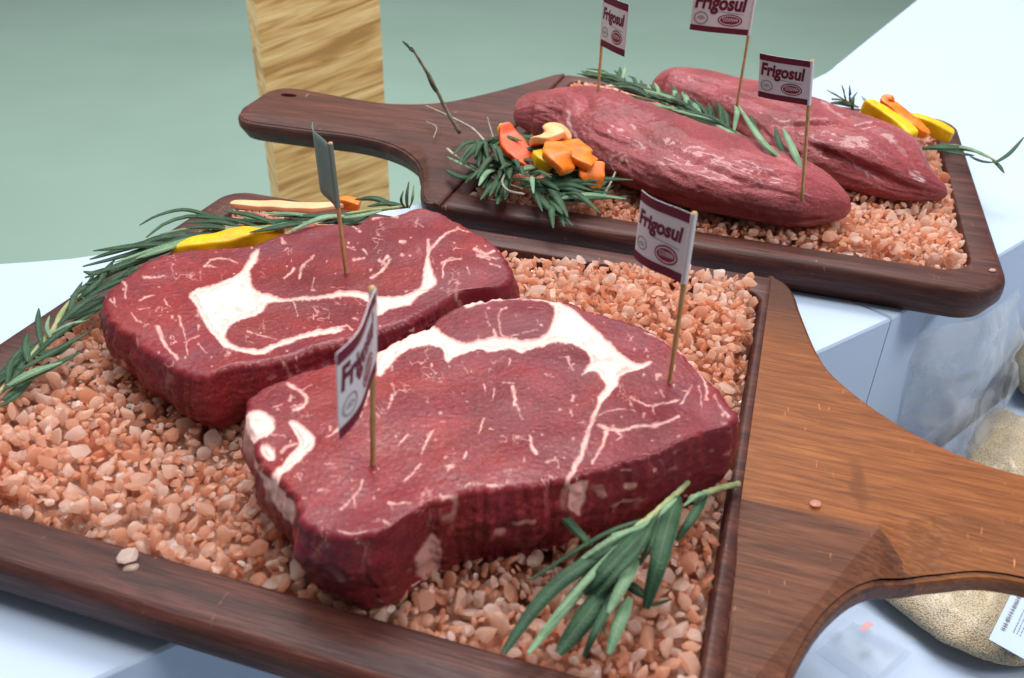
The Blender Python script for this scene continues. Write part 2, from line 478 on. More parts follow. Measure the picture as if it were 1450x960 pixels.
def rrect(x0, x1, y0, y1, rad, per=14, edge=24):
    """rounded rectangle, radii for (x0y0, x1y0, x1y1, x0y1), always the same number of points"""
    P = []
    cs = [(x0, y0, rad[0], 180), (x1, y0, rad[1], 270), (x1, y1, rad[2], 0), (x0, y1, rad[3], 90)]
    for k, (x, y, r, a0) in enumerate(cs):
        cx = x + r if x == x0 else x - r; cy = y + r if y == y0 else y - r
        arc = [(cx + r * math.cos(math.radians(a0 + 90 * i / per)), cy + r * math.sin(math.radians(a0 + 90 * i / per))) for i in range(per + 1)]
        P += arc
        nx, ny, nr, _ = cs[(k + 1) % 4]
        sx = nx + nr if nx == x0 else nx - nr; sy = ny + nr if ny == y0 else ny - nr
        na = math.radians(cs[(k + 1) % 4][3])
        e = np.array([sx + nr * math.cos(na), sy + nr * math.sin(na)])
        a = np.array(arc[-1])
        P += [tuple(a + (e - a) * i / edge) for i in range(1, edge)]
    return np.array(P)

def tray(o, body, inner, rad_o, rad_i):
    x0, x1, y0, y1 = body; a0, a1, b0, b1 = inner
    def outer(ins, z): return np.c_[rrect(x0 + ins, x1 - ins, y0 + ins, y1 - ins, [max(r - ins, .0012) for r in rad_o]), np.full(4 * 38, z)]
    def inn(ins, z): return np.c_[rrect(a0 + ins, a1 - ins, b0 + ins, b1 - ins, [max(r - ins, .0012) for r in rad_i]), np.full(4 * 38, z)]
    rings = [outer(.0075, 0), outer(.0068, .0008), outer(.0015, .0095), outer(.0003, .0115), outer(0, .0150), outer(.0004, .0200), outer(.0015, .0230), outer(.0038, .0246), outer(.0058, RIM),
             inn(-.0015, RIM), inn(-.0004, RIM - .0005), inn(0, RIM - .0018), inn(.0012, .0125), inn(.003, .0105)]
    n = len(rings[0]); V = np.vstack(rings)
    F = [tuple(r) for r in grid_faces(len(rings), n)] + [tuple(range(n - 1, -1, -1)), tuple(range(len(V) - n, len(V)))]
    me = mesh('tray', V, F, M_DARK, True)
    ob = link('tray', me, o); return ob

def offset(P, d):
    t = np.roll(P, -1, 0) - np.roll(P, 1, 0); t /= np.maximum(np.linalg.norm(t, axis=1)[:, None], 1e-9)
    return P + np.c_[t[:, 1], -t[:, 0]] * d       # outward for a counter-clockwise loop

import bmesh
def handle_mesh(loop, ztop, facets=None, hole=None, mats=None):
    """loop: ccw outline; ztop(P) top height at the outline; interior filled by facets or flat"""
    bm = bmesh.new(); n = len(loop)
    zt = ztop(loop)
    prof = [(-.0022, 0.), (-.0006, -.0008), (0., -.0024), (-.0002, -.0075), (-.0055, None)]
    rings = []
    for ins, dz in prof:
        q = offset(loop, ins)
        rings.append([bm.verts.new((x, y, (z + dz) if dz is not None else .0035)) for (x, y), z in zip(q, zt)])
    for a, b in zip(rings, rings[1:]):
        for i in range(n):
            j = (i + 1) % n
            bm.faces.new((a[i], b[i], b[j], a[j])).smooth = True
    bm.faces.new(rings[-1][::-1])
    bm.verts.ensure_lookup_table()
    return bm, rings

# front board: handle towards the right, upper face planed into facets at the near shoulder
def make_board(label, loc, body, inner, rad_o, rad_i, hloop, ztop, ridge=None, hole=None):
    o = thing('serving_board', label, 'serving board', loc)
    o.rotation_euler = (0, 0, ANG)
    tray(o, body, inner, rad_o, rad_i)
    return o

FB = SN(-165, 326); FBL = (-.165, .326)
def loc_s(P): return (np.asarray(P, float) / 1000) - np.array(FBL)
board1 = make_board('dark wooden serving board under the two marbled steaks', (*FB, 0), (-.194, .1822, -.164, .170),
                    (-.171, .1740, -.140, .148), (.030, .002, .002, .020), (.022, .010, .014, .014), None, None)
upper = catmull([(11, 495), (17, 493), (23, 487), (28, 474), (32, 455), (42, 416), (52, 395), (75, 370), (101, 354), (129, 347), (165, 350), (200, 356), (222, 350), (230, 330)], 60)
lower = catmull([(230, 320), (226, 300), (205, 288), (170, 288), (121, 290), (92, 281), (66, 263), (53, 247), (44, 228), (34, 196), (26, 172), (18, 164), (11, 163)], 60)
L1 = loc_s(np.vstack([lower[::-1], upper[::-1]]))      # ccw
RIDGE = [(11, 290), (40, 290.5), (68, 291), (95, 309), (125, 315), (170, 317), (231, 322)]
def ridge_drop(P):
    """how far the planed lower side lies under the upper face (millimetres -> metres)"""
    S = (np.asarray(P) + np.array(FBL)) * 1000
    rx, ry = np.array(RIDGE).T
    y0 = np.interp(S[:, 0], rx, ry)
    below = np.maximum(y0 - S[:, 1], 0)
    # shoulder facet: shallow; edge facet beyond the line (68,291)-(27,224)-(18,164): steep
    a, b = np.array([68., 291.]), np.array([30., 214.]); d = b - a; nrm = np.array([-d[1], d[0]]) / np.hypot(*d)
    e1 = (S - a) @ nrm
    e = np.maximum(e1, 0)
    shoulder = below * .055 + e * .30
    handle = below * .42
    w = sstep(66, 84, S[:, 0])
    return (shoulder * (1 - w) + handle * w) / 1000
def board_handle(o, loop, zfun, mats, pick=None, hole=None, seam_x=None):
    """top face as a fine triangulated sheet so that ridges and facets are real relief"""
    from mathutils.geometry import delaunay_2d_cdt
    lo = loop.min(0); hi = loop.max(0); st = .0032
    gx, gy = np.meshgrid(np.arange(lo[0], hi[0], st), np.arange(lo[1], hi[1], st)); G = np.c_[gx.ravel(), gy.ravel()]
    top = offset(loop, -.0022)
    inside = poly_sd(G, top) > st * .7
    if hole is not None: inside &= poly_sd(G, hole) < -st * .5
    G = G[inside]
    extra = np.zeros((0, 2)) if pick is None else pick
    pts = [top, extra, G]
    n = len(top); hn = 0
    edges = [(i, (i + 1) % n) for i in range(n)]
    if hole is not None:
        hn = len(hole); pts.insert(1, hole); edges += [(n + i, n + (i + 1) % hn) for i in range(hn)]
    ALL = np.vstack(pts)
    vs, _, fs, ov, _, _ = delaunay_2d_cdt([Vector(p) for p in ALL], edges, [], 1, 1e-6)
    vs = np.array([tuple(v) for v in vs])
    cen = np.array([vs[list(f)].mean(0) for f in fs])
    ok = poly_sd(cen, top) > 0
    if hole is not None: ok &= poly_sd(cen, hole) < 0
    fs = [tuple(f) for f, k in zip(fs, ok) if k]
    V = np.c_[vs, RIM - zfun(vs)]
    F = list(fs); mi = [0] * len(F)
    base = len(V)
    zt = RIM - zfun(loop)
    prof = [(-.0022, 0., 0), (-.0006, -.0008, 0), (0., -.0024, 0), (-.0002, -.0080, 0), (-.0060, None, 0)]
    R = [np.c_[offset(loop, i), (zt + dz) if dz is not None else np.full(n, .004)] for i, dz, _ in prof]
    V = np.vstack([V] + R)
    Q = grid_faces(len(R), n, True, base)[:, ::-1]
    F += [tuple(q) for q in Q] + [tuple(range(base + (len(R) - 1) * n, base + len(R) * n))[::-1]]
    if hole is not None:
        b2 = len(V)
        V = np.vstack([V, np.c_[hole, RIM - zfun(hole)], np.c_[hole, np.full(hn, .0045)]])
        F += [(b2 + i, b2 + hn + i, b2 + hn + (i + 1) % hn, b2 + (i + 1) % hn) for i in range(hn)]
    me = mesh('handle', V, F, mats, True)
    # sharp creases stay visible: smooth by angle
    try: me.set_sharp_from_angle(angle=math.radians(7))
    except Exception: pass
    return link('handle', me, o), me

ridge_pts = loc_s(catmull(RIDGE[:3], 40)); ridge_pts2 = loc_s(catmull(RIDGE[2:], 60))
e_line = loc_s(np.linspace((68, 291), (24, 202), 50))
pick = np.vstack([ridge_pts[1:], ridge_pts2[1:-2], e_line[1:]])
h1, hm = board_handle(board1, L1, ridge_drop, [M_HANDLE, M_RED], pick)
# the shoulder below the ridge gets the darker red-brown wood
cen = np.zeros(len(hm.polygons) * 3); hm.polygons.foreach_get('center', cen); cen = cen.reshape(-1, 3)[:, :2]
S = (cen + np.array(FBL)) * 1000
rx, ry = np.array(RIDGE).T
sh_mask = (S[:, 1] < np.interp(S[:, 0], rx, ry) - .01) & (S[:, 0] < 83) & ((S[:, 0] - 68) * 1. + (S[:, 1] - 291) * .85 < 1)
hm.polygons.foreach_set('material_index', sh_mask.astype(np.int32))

BB = SN(-30, 690); BBL = (-.030, .690)
board2 = make_board('dark wooden serving board under the two tenderloins, handle reaching left', (*BB, 0), (-.182, .181, -.170, .170),
                    (-.168, .161, -.148, .150), (.002, .030, .030, .002), (.010, .022, .022, .010), None, None)
up2 = catmull([(-211, 859), (-219, 855), (-228, 838), (-241, 811), (-266, 765), (-293, 728), (-333, 709), (-380, 711), (-425, 716), (-443, 712), (-450, 698)], 60)
lo2 = catmull([(-450, 655), (-443, 638), (-425, 628), (-380, 628), (-327, 630), (-290, 620), (-262, 597), (-244, 566), (-232, 537), (-222, 522), (-211, 521)], 60)
L2 = np.vstack([up2, lo2]) / 1000 - np.array(BBL)
def drop2(P):
    S = (np.asarray(P) + np.array(BBL)) * 1000
    lowy = np.interp(-S[:, 0], -lo2[::-1, 0][::-1][np.argsort(-lo2[:, 0][::1])] if False else np.sort(-lo2[:, 0]), lo2[np.argsort(-lo2[:, 0]), 1])
    d = np.maximum(16 - (S[:, 1] - lowy), 0)
    return d * .25 * sstep(-215, -250, S[:, 0]) / 1000
hole = np.array([(-.426 + .008 * math.cos(a), .695 + .0045 * math.sin(a)) for a in np.linspace(0, 2 * math.pi, 20, endpoint=False)]) - np.array(BBL)
board_handle(board2, L2, drop2, [M_DARK], None, hole)

# ------------------------------------------------------------------ steaks
def steak(label, outline, center, ztop, zbase, fat_polys, veins, side_polys, seed, lip=.004, tilt=(0, 0)):
    NA, NT_, NS = 840, 210, 46
    c = W(*center, ztop)
    O = catmull([W(x, y, ztop)[:2] for x, y in outline], 1600, True) - c[:2]
    th = np.unwrap(np.arctan2(O[:, 1], O[:, 0]))
    if th[-1] < th[0]: O = O[::-1]; th = np.unwrap(np.arctan2(O[:, 1], O[:, 0]))
    r = np.hypot(*O.T); tm = np.maximum.accumulate(th)
    q = tm[0] + np.arange(NA) / NA * 2 * math.pi
    R = np.interp(q, np.r_[tm, tm[0] + 2 * math.pi], np.r_[r, r[0]])
    dirs = np.c_[np.cos(q), np.sin(q)]
    ring2 = dirs * R[:, None]
    R = R + .0013 * fbm(ring2, 160, 3, seed) + .0008 * vnoise(ring2, 420, seed + 3)
    t = 1 - (1 - np.linspace(0, 1, NT_)) ** 1.25
    TT, QQ = np.meshgrid(t, np.arange(NA), indexing='ij')
    XY = c[:2] + dirs[QQ] * (TT * R[QQ])[..., None]
    edge = (1 - TT) * R[QQ]
    Z = np.full(TT.shape, ztop) + .0014 * fbm(XY, 38, 2, seed + 5) + .00012 * vnoise(XY, 700, seed + 7)
    Z = Z + tilt[0] * (XY[..., 0] - c[0]) + tilt[1] * (XY[..., 1] - c[1])
    zr = lip * (1 - np.sqrt(np.clip(1 - (1 - np.clip(edge / lip, 0, 1)) ** 2, 0, 1)))
    Z = Z - zr * .85
    # sides
    u = np.linspace(0, 1, NS + 1)[1:]
    UU, Q2 = np.meshgrid(u, np.arange(NA), indexing='ij')
    e3 = np.c_[ring2, np.zeros(NA)]
    P3 = np.concatenate([ring2[Q2] , (UU * .05)[..., None]], -1)
    bul = .0028 * np.sin(np.pi * np.clip(UU * 1.15, 0, 1)) - .0045 * UU ** 2.5
    bul = bul + .0016 * fbm(P3, 75, 3, seed + 9) * np.sin(np.pi * np.clip(UU, 0, 1)) ** .5 + .0005 * vnoise(P3, 420, seed + 2) * sstep(0, .15, UU)
    XYs = c[:2] + dirs[Q2] * (R[Q2] + bul)[..., None]
    ze = Z[-1]
    Zs = ze[Q2] + (zbase - ze[Q2]) * UU
    V = np.vstack([np.c_[XY.reshape(-1, 2), Z.ravel()], np.c_[XYs.reshape(-1, 2), Zs.ravel()]])
    F = grid_faces(NT_ + NS, NA)
    F = F[NA:] if False else F
    # fat: flat print in plan on the top, running a little down the sides
    nt = NT_ * NA
    PX = proj(np.c_[XY.reshape(-1, 2), np.full(nt, ztop) + tilt[0] * (XY.reshape(-1, 2)[:, 0] - c[0]) + tilt[1] * (XY.reshape(-1, 2)[:, 1] - c[1])])
    wob = 2.2 * vnoise(PX, .09, seed) + 1.3 * vnoise(PX, .28, seed + 1)
    PXw = PX + np.c_[wob, 2.0 * vnoise(PX, .1, seed + 4) + 1.2 * vnoise(PX, .3, seed + 6)]
    sd = np.full(nt, -1e9); big = np.full(nt, -1e9)
    for p in fat_polys:
        d = poly_sd(PXw, catmull(p, len(p) * 4, True)); sd = np.maximum(sd, d); big = np.maximum(big, d)
    for pts, w0, w1 in veins:
        pp = catmull(pts, max(6, len(pts) * 4)) if len(pts) > 2 else np.array(pts, float)
        sd = np.maximum(sd, line_sd(PXw, pp, w0 * .74, w1 * .66) + .9 * vnoise(PX, .35, seed + 8))
    fat = np.maximum(sstep(-2.6, 2.2, big), sstep(-1.6, 1.8, sd) * .74) * np.where(big > -2.5, 1., np.clip(.78 + .45 * vnoise(PX, .12, seed + 40), .35, 1))
    # fine natural marbling
    ridge = 1 - np.abs(fbm(PX + 6 * vnoise(PX, .06, seed + 12)[:, None], .10, 3, seed + 20)) * 8
    msk = sstep(.30, .65, vnoise(PX, .055, seed + 22))
    fat = np.maximum(fat, .42 * np.clip(ridge, 0, 1) * msk)
    specks = sstep(.66, .82, vnoise(PX, .16, seed + 30)) * .4
    fat = np.maximum(fat, specks)
    deep = sstep(1., 9., big)
    ns = NS * NA
    S3 = np.c_[XYs.reshape(-1, 2), Zs.ravel()]
    fe = fat.reshape(NT_, NA)[-6:-2].max(0); de = deep.reshape(NT_, NA)[-6:-2].max(0)
    jit = (Q2 + np.round(9 * vnoise(P3, 60, seed + 14)).astype(int)) % NA
    fs = fe[jit] * .5 * sstep(.42, .0, UU)
    fs = np.maximum(fs, .4 * sstep(.45, .62, vnoise(P3, 190, seed + 16)) * sstep(-.1, .5, vnoise(P3, 55, seed + 17)))
    SP = proj(S3); SPw = SP + np.c_[3 * vnoise(SP, .12, seed + 5), 3 * vnoise(SP, .12, seed + 6)]
    fs = fs.ravel()
    for p, k in side_polys:
        fs = np.maximum(fs, k * sstep(-2, 2, poly_sd(SPw, p)))
    fat = np.r_[fat, fs]; deep = np.r_[deep, (de[Q2] * .4).ravel()]
    # raise the fat a hair over the lean
    V[:nt, 2] += .0004 * sstep(.3, .9, deep[:nt]) * (1 + .5 * vnoise(PX, .08, seed + 50)) - .0005 * sstep(.5, 1, fat[:nt]) * (1 - deep[:nt])
    o = thing('beef_steak', label, 'steak', (c[0], c[1], zbase))
    whole = mesh('whole', V - base_of(o), F, M_MEAT)
    nrm = np.zeros(len(V) * 3, np.float32); whole.vertices.foreach_get('normal', nrm); nrm = nrm.reshape(-1, 3)
    ff = fat[F].mean(1) > .62
    for nm, sel in (('lean_meat', ~ff), ('fat_seam', ff)):
        idx = np.unique(F[sel]); mp = np.full(len(V), -1); mp[idx] = np.arange(len(idx))
        me = mesh(nm, (V - base_of(o))[idx], mp[F[sel]], M_MEAT)
        attr(me, 'fat', fat[idx]); attr(me, 'deep', deep[idx])
        me.normals_split_custom_set_from_vertices(nrm[idx])
        link(nm, me, o)
    bpy.data.meshes.remove(whole)
    return o

def z5(pts): return [(480 + x / 3, 360 + y / 3) for x, y in pts]
def z4(pts): return [(x / 3, 360 + y / 3) for x, y in pts]
def z8(pts): return [(480 + x / 3.021, 620 + y / 3.021) for x, y in pts]
def z6(pts): return [(960 + x / 2.959, 360 + y / 2.959) for x, y in pts]

out1 = [(352, 560), (372, 545), (393, 537), (430, 523), (467, 515), (505, 503), (540, 492), (573, 473), (607, 459), (627, 443), (657, 430), (693, 422), (735, 419), (780, 424), (812, 431), (850, 441), (897, 457), (947, 483), (987, 516), (1016, 546), (1036, 568), (1047, 588), (1030, 600), (1000, 612), (965, 626), (930, 641), (900, 652), (870, 661), (838, 669), (800, 680), (745, 689), (695, 693), (645, 701), (612, 711), (586, 725), (556, 744), (522, 760), (485, 762), (445, 748), (424, 735), (414, 712), (408, 690), (390, 676), (370, 656), (357, 630), (347, 600), (346, 578)]
fatA = z5([(160, 425), (220, 385), (280, 345), (340, 318), (385, 302), (420, 312), (460, 345), (540, 372), (640, 352), (700, 352), (800, 364), (850, 360), (880, 340), (905, 290), (918, 240), (890, 208), (830, 196), (750, 186), (640, 202), (560, 220), (532, 214), (640, 188), (760, 176), (900, 188), (950, 215), (1050, 278), (1130, 350), (1200, 420), (1265, 463), (1325, 460), (1310, 474), (1270, 490), (1200, 512), (1180, 550), (1145, 600), (1106, 640), (1098, 612), (1135, 560), (1120, 522), (1075, 495), (1040, 500), (1065, 465), (1058, 410), (1000, 378), (920, 370), (860, 384), (780, 410), (720, 396), (650, 410), (600, 396), (540, 410), (500, 428), (462, 455), (440, 402), (400, 386), (320, 390), (250, 430), (205, 480), (165, 515)])
blob = z4([(1038, 690), (1060, 668), (1100, 662), (1150, 690), (1165, 735), (1130, 768), (1080, 782), (1050, 745)])
hookA = z4([(1225, 715), (1262, 712), (1300, 745), (1335, 780), (1320, 830), (1270, 880), (1205, 925), (1170, 955), (1150, 930), (1200, 890), (1245, 840), (1270, 800), (1260, 765)])
blob2 = z4([(1112, 805), (1140, 800), (1165, 830), (1165, 862), (1138, 866), (1115, 840)])
veins1 = [
    (z5([(140, 560), (120, 610), (85, 680), (0, 748)]), 7, 8), (z5([(0, 748), (-60, 780)]), 6, 2),
    (z5([(1108, 632), (1088, 680), (1064, 740), (1044, 800), (1025, 860), (985, 930)]), 7, 10),
    (z5([(985, 930), (960, 985)]), 9, 9),
    (z5([(1098, 733), (1140, 748), (1180, 752), (1240, 742), (1290, 734), (1350, 730), (1445, 688)]), 6, 5),
    (z5([(1140, 750), (1126, 800), (1095, 850), (1075, 890)]), 7, 2), (z5([(1180, 755), (1200, 775), (1170, 800)]), 4, 1),
    (z5([(1245, 618), (1330, 640), (1440, 612)]), 2, 4), (z5([(1330, 640), (1338, 680)]), 2.5, 1), (z5([(1365, 575), (1385, 605)]), 2, 1),
    (z5([(1105, 690), (1180, 665), (1260, 668)]), 1.5, 1),
    (z5([(1300, 335), (1360, 360), (1418, 388), (1450, 420)]), 2, 4),
    (z6([(10, 405), (60, 450), (105, 510), (122, 560), (118, 605)]), 3, 4), (z6([(118, 590), (112, 606), (124, 610)]), 3, 3), (z6([(15, 620), (45, 570), (60, 545)]), 4, 2),
    (z6([(45, 570), (20, 565)]), 3, 1), (z6([(150, 590), (190, 650), (210, 680)]), 2, 3), (z6([(90, 545), (100, 640)]), 1.5, 1),
    (z5([(690, 238), (678, 270), (685, 320), (705, 345), (760, 338)]), 2.5, 2), (z5([(690, 240), (712, 232)]), 2, 1), (z5([(655, 320), (664, 345)]), 5, 8), (z5([(620, 240), (640, 300)]), 1.2, 1), (z5([(780, 330), (840, 320)]), 1.5, 1),
    (z5([(235, 548), (238, 600)]), 2, 1.5), (z5([(228, 605), (222, 630), (208, 662)]), 5, 2), (z5([(738, 566), (744, 600), (742, 640)]), 5, 6), (z5([(742, 630), (765, 670), (782, 700)]), 3, 2),
    (z5([(662, 570), (650, 620)]), 2, 1), (z5([(612, 698), (600, 760)]), 2.5, 1.5), (z5([(292, 772), (255, 812)]), 3, 2), (z5([(385, 762), (368, 805), (350, 842)]), 5, 2), (z5([(400, 750), (370, 772)]), 1.5, 2),
    (z5([(345, 888), (310, 920), (275, 955)]), 4, 3), (z5([(808, 768), (820, 820), (832, 850)]), 2.5, 8), (z5([(880, 882), (920, 872), (935, 890), (935, 912)]), 4, 2), (z5([(540, 842), (530, 870)]), 2.5, 1.5),
    (z5([(725, 440), (722, 462)]), 3.5, 1.5), (z5([(975, 462), (1000, 490)]), 3, 1.5), (z5([(1000, 465), (975, 485)]), 2, 1), (z5([(878, 505), (912, 520)]), 2, 1), (z5([(982, 655), (992, 692)]), 3, 2), (z5([(640, 745), (660, 748)]), 2.5, 1.5), (z5([(1030, 505), (1068, 490)]), 2, 4),
    (z5([(540, 480), (550, 500)]), 2, 1), (z5([(615, 545), (620, 575)]), 2, 1), (z5([(460, 905), (500, 900)]), 3, 1), (z5([(700, 540), (740, 550)]), 1.5, 1),
    (z8([(100, 180), (65, 245), (0, 305)]), 4, 2), (z8([(65, 245), (72, 292)]), 3, 1.5), (z8([(208, 278), (255, 285), (305, 278)]), 6, 1.5), (z8([(218, 280), (228, 308)]), 3, 1.5), (z8([(470, 135), (500, 125)]), 4, 2), (z8([(640, 205), (705, 205)]), 4, 2), (z8([(440, 248), (510, 236)]), 6, 3), (z8([(-60, 120), (-20, 118)]), 2, 1), (z8([(540, 65), (530, 90)]), 2, 1), (z8([(0, 392), (60, 412), (110, 402)]), 3, 2), (z8([(190, 350), (215, 372)]), 3, 4), (z8([(560, 195), (540, 215)]), 3, 2), (z8([(-90, 220), (-40, 225)]), 3, 1),
    (z4([(1225, 545), (1270, 575), (1303, 610), (1285, 645), (1248, 662)]), 7, 5), (z4([(1270, 575), (1320, 560)]), 3, 1), (z4([(1195, 830), (1225, 808), (1262, 800)]), 8, 5), (z4([(1160, 650), (1200, 640)]), 2, 1),
    (z4([(1150, 760), (1215, 770)]), 2, 1),
]
side1 = [([(357, 636), (368, 655), (392, 674), (412, 690), (418, 720), (412, 742), (395, 722), (376, 690), (362, 660)], .7),
         (z8([(400, 405), (425, 440), (440, 500), (430, 570), (390, 620), (340, 590), (320, 520), (350, 470)]), .5),
         (z8([(1000, 130), (1060, 150), (1060, 220), (1030, 330), (975, 300), (985, 210)]), .55)]
STEAK1 = steak('large marbled steak in front, thick white fat band across its top', out1, (690, 590), .060, .021, [fatA, blob, hookA, blob2], veins1, side1, 3, .0032)

out2 = [(142, 440), (146, 420), (165, 398), (197, 378), (225, 364), (262, 352), (300, 349), (335, 346), (372, 340), (401, 329), (433, 320), (476, 316), (512, 314), (530, 304), (562, 303), (595, 294), (623, 297), (645, 309), (667, 322), (690, 336), (708, 352), (722, 370), (731, 386), (724, 398), (700, 406), (668, 408), (646, 414), (630, 424), (612, 438), (585, 453), (555, 464), (520, 474), (485, 485), (440, 495), (400, 506), (365, 516), (325, 520), (290, 532), (258, 526), (234, 514), (210, 500), (184, 478), (158, 460)]
fatB = z4([(805, 165), (850, 150), (950, 120), (1000, 95), (1038, 40), (1075, -15), (1102, -25), (1085, 20), (1058, 60), (1060, 100), (1085, 150), (1150, 182), (1250, 188), (1380, 175), (1445, 160), (1560, 165), (1620, 185), (1700, 180), (1760, 160), (1795, 130), (1800, 70), (1815, 20), (1822, -60), (1822, 20), (1838, 80), (1855, 115), (1800, 160), (1735, 208), (1650, 240), (1600, 262), (1585, 215), (1530, 185), (1440, 182), (1250, 196), (1150, 207), (1100, 240), (1000, 290), (960, 322), (958, 358), (990, 388), (1060, 398), (1112, 396), (1180, 365), (1300, 330), (1440, 312), (1440, 330), (1300, 348), (1200, 376), (1120, 412), (1040, 412), (958, 395), (905, 340), (858, 270), (828, 210)])
def z2(pts): return [(480 + x / 3, 60 + y / 3) for x, y in pts]
veins2 = [
    (z2([(505, 785), (430, 835), (385, 890), (362, 965)]), 4, 7), (z2([(500, 790), (560, 800)]), 2, 1),
    (z4([(505, 105), (540, 140), (535, 195)]), 6, 4), (z4([(600, 200), (625, 185), (650, 180)]), 4, 2), (z4([(865, 50), (900, 22), (960, 15), (1005, 25)]), 4, 2), (z4([(870, 45), (920, 55)]), 3, 1),
    (z4([(610, 105), (700, 95)]), 3, 1.5), (z4([(668, 315), (690, 360), (712, 400), (755, 445)]), 8, 5), (z4([(762, 270), (775, 320), (792, 385)]), 3, 2), (z4([(780, 375), (845, 348)]), 3, 1), (z4([(790, 385), (800, 430)]), 2.5, 1),
    (z4([(1335, 5), (1290, 45), (1270, 105)]), 4, 5), (z4([(1245, 60), (1210, 105)]), 6, 3), (z4([(1335, 105), (1325, 155)]), 3, 2), (z4([(1250, 205), (1262, 255)]), 2, 1.5),
    (z5([(175, 25), (200, 50), (140, 105)]), 6, 4), (z5([(200, 48), (215, 20)]), 5, 2), (z5([(60, 22), (110, 18)]), 5, 2), (z5([(480, 15), (450, 45), (440, 100)]), 4, 2), (z5([(480, 20), (520, 25)]), 3, 1), (z5([(590, 10), (640, 25)]), 3, 2), (z5([(640, 40), (690, 50)]), 2, 1), (z5([(540, 60), (560, 90)]), 2, 1),
    (z2([(580, 880), (620, 900), (660, 890)]), 7, 4), (z2([(590, 905), (680, 920)]), 4, 2), (z2([(440, 940), (520, 920)]), 4, 2), (z2([(150, 745), (200, 738), (245, 742)]), 5, 5), (z2([(262, 850), (282, 852)]), 6, 4), (z2([(205, 910), (180, 945)]), 5, 3), (z2([(60, 780), (90, 800)]), 3, 2), (z2([(100, 880), (120, 900)]), 4, 2), (z2([(330, 760), (360, 775)]), 3, 1), (z2([(40, 870), (70, 880)]), 3, 2),
    (z5([(-10, 315), (30, 305), (55, 325)]), 5, 4), (z5([(60, 275), (80, 285)]), 3, 1), (z4([(590, 240), (640, 235)]), 2, 1), (z4([(700, 190), (720, 230)]), 2.5, 1), (z4([(1050, 320), (1170, 350)]), 1.5, 1), (z4([(470, 200), (500, 230)]), 3, 1),
    (z4([(560, 260), (600, 300)]), 2, 1), (z4([(840, 385), (880, 420)]), 2, 1),
]
STEAK2 = steak('smaller marbled steak behind, forked white fat seam and rosemary along its far side', out2, (420, 415), .054, .022, [fatB], veins2, [], 41, .0048)

